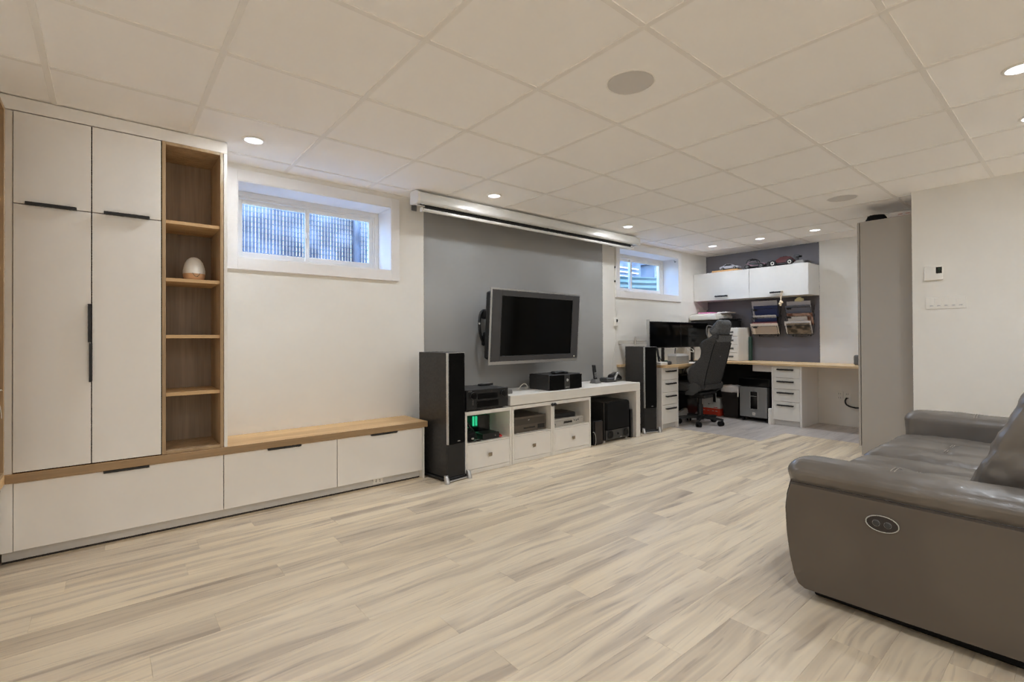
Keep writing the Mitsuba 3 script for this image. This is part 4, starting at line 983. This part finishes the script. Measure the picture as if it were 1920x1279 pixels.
for s in (-1, 1):
    hk = part(t, 'hinge_cover', lathe([(0, -.018), (.052, -.018), (.060, -.010), (.060, .018), (0, .018)], 28, align((s * .262, -.095, .485), (s * .30, -.095, .485))), 'm_dark_grey', smooth=30)
    part(t, 'hinge_arm', hull(np.vstack([box(s * .285 - .012, s * .285 + .012, -.13, -.06, .43, .48).vertices, box(s * .27 - .012, s * .27 + .012, -.06, .04, .385, .42).vertices])), 'm_dark_grey', smooth=20)
    part(t, 'panel_seam', tube([(s * float(fwr[i]), rear(zf[i]) + .001, zf[i]) for i in range(2, 29)], .0045, 6), 'm_black_matte')
part(t, 'armrest', hull([(-.262, -.05, .60), (-.27, -.02, .74), (-.275, .02, .69), (-.268, -.02, .56), (-.255, -.05, .60), (-.255, -.02, .70)]), 'm_mid_grey')
part(t, 'mechanism', box(-.10, .10, -.12, .10, .335, .3845, .01), 'm_black')
part(t, 'gas_lift', cat(cyl((0, 0, .09), (0, 0, .25), .034), cyl((0, 0, .25), (0, 0, .336), .022)), 'm_black', smooth=30)
part(t, 'hub', lathe([(0, .06), (.045, .06), (.05, .09), (.045, .125), (0, .125)], 24), 'm_black', smooth=30)
for i in range(5):
    a = math.radians(-12 + 72 * i)
    e = np.array([math.cos(a), math.sin(a), 0]) * .285
    n_ = np.array([-math.sin(a), math.cos(a), 0])
    lg = part(t, 'leg', hull([tuple(q) for q in [n_ * .028 + [0, 0, .075], -n_ * .028 + [0, 0, .075], n_ * .026 + [0, 0, .12], -n_ * .026 + [0, 0, .12], e + n_ * .016 + [0, 0, .068], e - n_ * .016 + [0, 0, .068], e + n_ * .014 + [0, 0, .09], e - n_ * .014 + [0, 0, .09]]]), 'm_black')
    a2 = a + 1.2
    ax = np.array([math.cos(a2), math.sin(a2), 0]); off = np.array([math.cos(a2 + PI / 2), math.sin(a2 + PI / 2), 0]) * .02
    cs_ = e * .96 + off
    put(part_key(lg, 'caster'), cat(cyl(cs_ - ax * .026 + [0, 0, .031], cs_ - ax * .008 + [0, 0, .031], .031), cyl(cs_ + ax * .008 + [0, 0, .031], cs_ + ax * .026 + [0, 0, .031], .031), cyl(e * .96 + [0, 0, .04], e * .96 + [0, 0, .07], .01)), 'm_black_matte', smooth=30)
part(t, 'lumbar_loop', tube([(-.17, .0 + rear(1.1), 1.06), (-.215, .10 + rear(1.1), 1.10), (-.215, .115 + rear(1.1), 1.20), (-.19, .10 + rear(1.1), 1.235), (-.14, .06 + rear(1.1), 1.215)], .007, 6, 24), 'm_mid_grey', smooth=30, label='thin grey loop beside the headrest')
home()

# ================================================================== GREY CABINET + PARTITION ITEMS
t = thing('grey_cabinet', 'tall grey cabinet behind the end of the partition wall', 'cabinet')
part(t, 'body', box(5.403, 6.0, .75, 1.408, .0, 2.158, .002), 'm_cab_grey')
part(t, 'side_panel', box(5.383, 5.402, .75, 1.402, .0, 2.160, .002), 'm_cab_grey')
part(t, 'door', box(5.39, 6.0, 1.4085, 1.426, .08, 2.158, .002), 'm_cab_grey')
t = thing('black_cap', 'black round cap on top of the grey cabinet', 'pouch')  # round black cap with crown and strap
at((5.55, 1.315, 2.168))
part(t, 'crown', soft(hull(np.vstack([trimesh.creation.cylinder(.085, .02, sections=24).vertices + [0, 0, .011], trimesh.creation.cylinder(.065, .02, sections=24).vertices + [0, 0, .05]])), .02, lambda v, n: n * (meshkit.fbm(v * 40)[:, None] - .5) * .015), 'm_black_matte', smooth=True)
part(t, 'strap', rbox(-.02, .02, -.112, -.06, 0.002, .016, .006), 'm_black_matte', smooth=30)
home()
t = thing('board_game_box', 'flat white box with faint print on the grey cabinet, beside the partition', 'box')
part(t, 'box', box(5.46, 5.80, .90, 1.20, 2.1605, 2.215, .002), 'm_paper')
part(t, 'stripe', box(5.4592, 5.4602, .905, 1.195, 2.172, 2.176, 0), 'm_folder_pink')
part(t, 'print', cat([box(5.4592, 5.4602, y, y + .03, 2.19, 2.196, 0) for y in (.95, 1.0, 1.05, 1.1)]), 'm_folder_pink')
t = thing('thermostat', 'white wall thermostat with a small black display on the partition', 'thermostat')
part(t, 'case', box(XP - .024, XP - .0005, .786, .903, 1.551, 1.668, .004), 'm_white_gloss')
part(t, 'display', box(XP - .0255, XP - .0243, .792, .828, 1.605, 1.655, 0), 'm_black_gloss')
part(t, 'digits', xf(cat(meshkit.text_mesh('21', .012, .0004), xf(meshkit.text_mesh('21', .007, .0004), Mat((.003, -.014, 0)))), np.array([[0, 0, -1, XP - .0256], [-1, 0, 0, .818], [0, 1, 0, 1.633], [0, 0, 0, 1.0]])), 'm_green')
t = thing('switch_plate', 'wide white plate with five light switches on the partition', 'light switch')
part(t, 'plate', box(XP - .007, XP - .0005, .652, .897, 1.318, 1.418, .002), 'm_white_gloss')
for i in range(5):
    y = .86 - .0445 * i
    s = part(t, 'switch', box(XP - .010, XP - .0072, y - .017, y + .017, 1.332, 1.404, .002), 'm_white_gloss')
    put(part_key(s, 'indicator'), box(XP - .0112, XP - .0101, y - .010, y + .010, 1.340, 1.348, 0), 'm_silver')

# ================================================================== SOFA
t = thing('sofa', 'dark taupe leather two-seat recliner sofa at the right, facing the television', 'sofa')
def wr_(v, n, s=6.0, a=.012, seed=0):
    return n * (meshkit.fbm(v * s, 3, seed)[:, None] - .5) * a
pan = [(.852, .485), (.868, .42), (.874, .36), (.870, .26), (.858, .16), (.842, .085), (.826, .05), (.80, .035), (.5, .04), (-.10, .055), (-.17, .10), (-.20, .30), (-.19, .485)]
def side(x0, x1):
    P = np.array(pan); c = P.mean(0)
    inn = c + (P - c) * [.972, .95]
    return hull([(x0, y, z) for y, z in inn] + [(x1, y, z) for y, z in inn] + [(x0 + .022, y, z) for y, z in P] + [(x1 - .022, y, z) for y, z in P])
def arm(x0, x1, lab, out):
    a = part(t, 'arm_panel', side(x0 + (.012 if out < 0 else .06), x1 - (.06 if out < 0 else .012)), 'm_leather_panel', smooth=25, label=lab)
    sp = trimesh.creation.uv_sphere(1.0, count=[14, 28]).vertices
    big, low = sp * [.105, .075, .052], sp * [.05, .06, .05]
    xo, xi = (x0 + .105, x1 - .105) if out < 0 else (x1 - .105, x0 + .105)
    body = hull(np.vstack([q + [x, y, z] for y in (-.10, .806) for q, x, z in ((big, xo, .530), (big, xi, .526), (low, xi - out * .055, .40), (low, xi, .38))]))
    pad = soft(body, .022, lambda v, n: wr_(v, n, 5, .014, 1) + wr_(v, n, 22, .004, 3) + np.array([0, 0, 1.0]) * (-.012 * np.clip((v[:, 1:2] - .78) / .1, 0, 1)))
    part(t, 'arm_pad', pad, 'm_leather', smooth=True)
    for dy in (0, .012):
        put(part_key(a, 'stitch'), tube([(x0 + .02 + (x1 - x0 - .04) * u, .50 + dy, 0.5835 - .040 * abs(2 * u - 1) ** 3) for u in np.linspace(0, 1, 14)], .0016, 5), 'm_stitch')
    return a
a1 = arm(2.238, 2.475, 'smooth outer arm panel', -1)
arm(4.262, 4.498, None, 1)
put(part_key(a1, 'seam'), tube([(2.2515, .845 - .02 * i, .4835) for i in range(50)], .0018, 5), 'm_brown')
cp = part(t, 'control_panel', hull(np.vstack([lathe([(0, 0), (1, 0), (.93, 1)], 36).vertices * [.052, .031, .008]])), 'm_black', label='oval recliner control with two buttons')
E = Mat((2.2515, .524, .392)) @ np.array([[0, 0, -1, 0], [-1, 0, 0, 0], [0, 1, 0, 0], [0, 0, 0, 1.0]])
scene[cp] = mikit.ply(xf(hull(np.vstack([lathe([(0, 0), (1, 0), (.93, 1)], 36).vertices * [.052, .031, .006]])), E), 'm_brown', 30)
put(part_key(cp, 'rim'), xf(tube([(.051 * math.cos(a), .030 * math.sin(a), .005) for a in np.linspace(0, 2 * PI, 40)], .0024, 6), E), 'm_silver', True)
for s in (-1, 1):
    put(part_key(cp, 'button'), xf(lathe([(0, .005), (.0105, .005), (.0105, .009), (.008, .0115), (0, .011)], 20), E @ Mat((s * .018, 0, 0))), 'm_dark_grey', 30)
    put(part_key(cp, 'button_ring'), xf(trimesh.creation.torus(.0115, .0011, 20, 6), E @ Mat((s * .018, 0, .0075))), 'm_grey_metal')
seams = (3.365,)
def seat(x0, x1, seed):
    body = rbox(x0, x1, .12, .905, .20, .428, .085, 12)
    xm = (x0 + x1) / 2
    def d(v, n):
        top = np.clip((v[:, 2] - .36) / .06, 0, 1)
        u = (v[:, 0] - xm) / ((x1 - x0) / 2); w_ = (v[:, 1] - .52) / .4
        crown = .020 * np.clip(1 - u ** 4, 0, 1) * np.clip(1 - w_ ** 4, 0, 1)
        groove = -.012 * (np.exp(-((v[:, 1] - .56) / .02) ** 2) * (np.abs(u) < .34) + np.exp(-((np.abs(u) - .40) / .05) ** 2) * .9)
        tuft = -.016 * np.exp(-((np.abs(u) - .40) / .14) ** 2 - ((v[:, 1] - .56) / .09) ** 2)
        rip = .010 * (meshkit.fbm(v * [9, 22, 9], 3, seed) - .5) * (0.5 + np.exp(-((np.abs(u) - .8) / .25) ** 2))
        out = wr_(v, n, 5, .012, seed)
        out[:, 2] += top * (crown + groove + tuft + rip)
        return out
    part(t, 'seat_cushion', soft(body, .016, d), 'm_leather', smooth=True)
    for dy in (-.006, .006):
        part(t, 'stitch', tube([(xm + x, .56 + dy, .4365) for x in np.linspace(-.125, .125, 12)], .0016, 5), 'm_stitch')
seat(2.470, 3.3655, 2); seat(3.3665, 4.268, 3)
bp = [(.370, .42), (.330, .46), (.290, .54), (.245, .68), (.212, .79), (.175, .88), (.12, .98), (.05, 1.02), (-.04, 1.02), (-.12, .96), (-.16, .80), (-.17, .55), (-.10, .43)]
def backc(x0, x1, seed):
    P = np.array(bp); c = P.mean(0)
    i1 = c + (P - c) * .86; i2 = c + (P - c) * .96
    m = hull([(x, y, z) for x, Q in ((x0, i1), (x0 + .03, i2), (x0 + .08, P), (x1 - .08, P), (x1 - .03, i2), (x1, i1)) for y, z in Q])
    def d(v, n):
        fold = .030 * np.exp(-((v[:, 2] - .70 - .05 * np.sin(v[:, 0] * 9)) / .03) ** 2) * (v[:, 1] > .1)
        return wr_(v, n, 4, .020, seed) + n * ((meshkit.fbm(v * [6, 18, 18] + [0, 0, 3 * seed], 3, seed + 5) - .5) * .022)[:, None] - n * fold[:, None] * .3
    part(t, 'back_cushion', soft(m, .016, d), 'm_leather', smooth=True)
backc(2.49, 3.36, 4); backc(3.372, 4.25, 8)
part(t, 'back_frame', rbox(2.26, 4.48, -.22, -.08, .06, .93, .04), 'm_leather_panel', smooth=30)
part(t, 'front_panel', rbox(2.476, 4.26, .70, .862, .05, .25, .03), 'm_leather', smooth=30)
part(t, 'base', box(2.32, 4.42, -.12, .78, .0, .06, .005), 'm_black_matte')

labels = labels
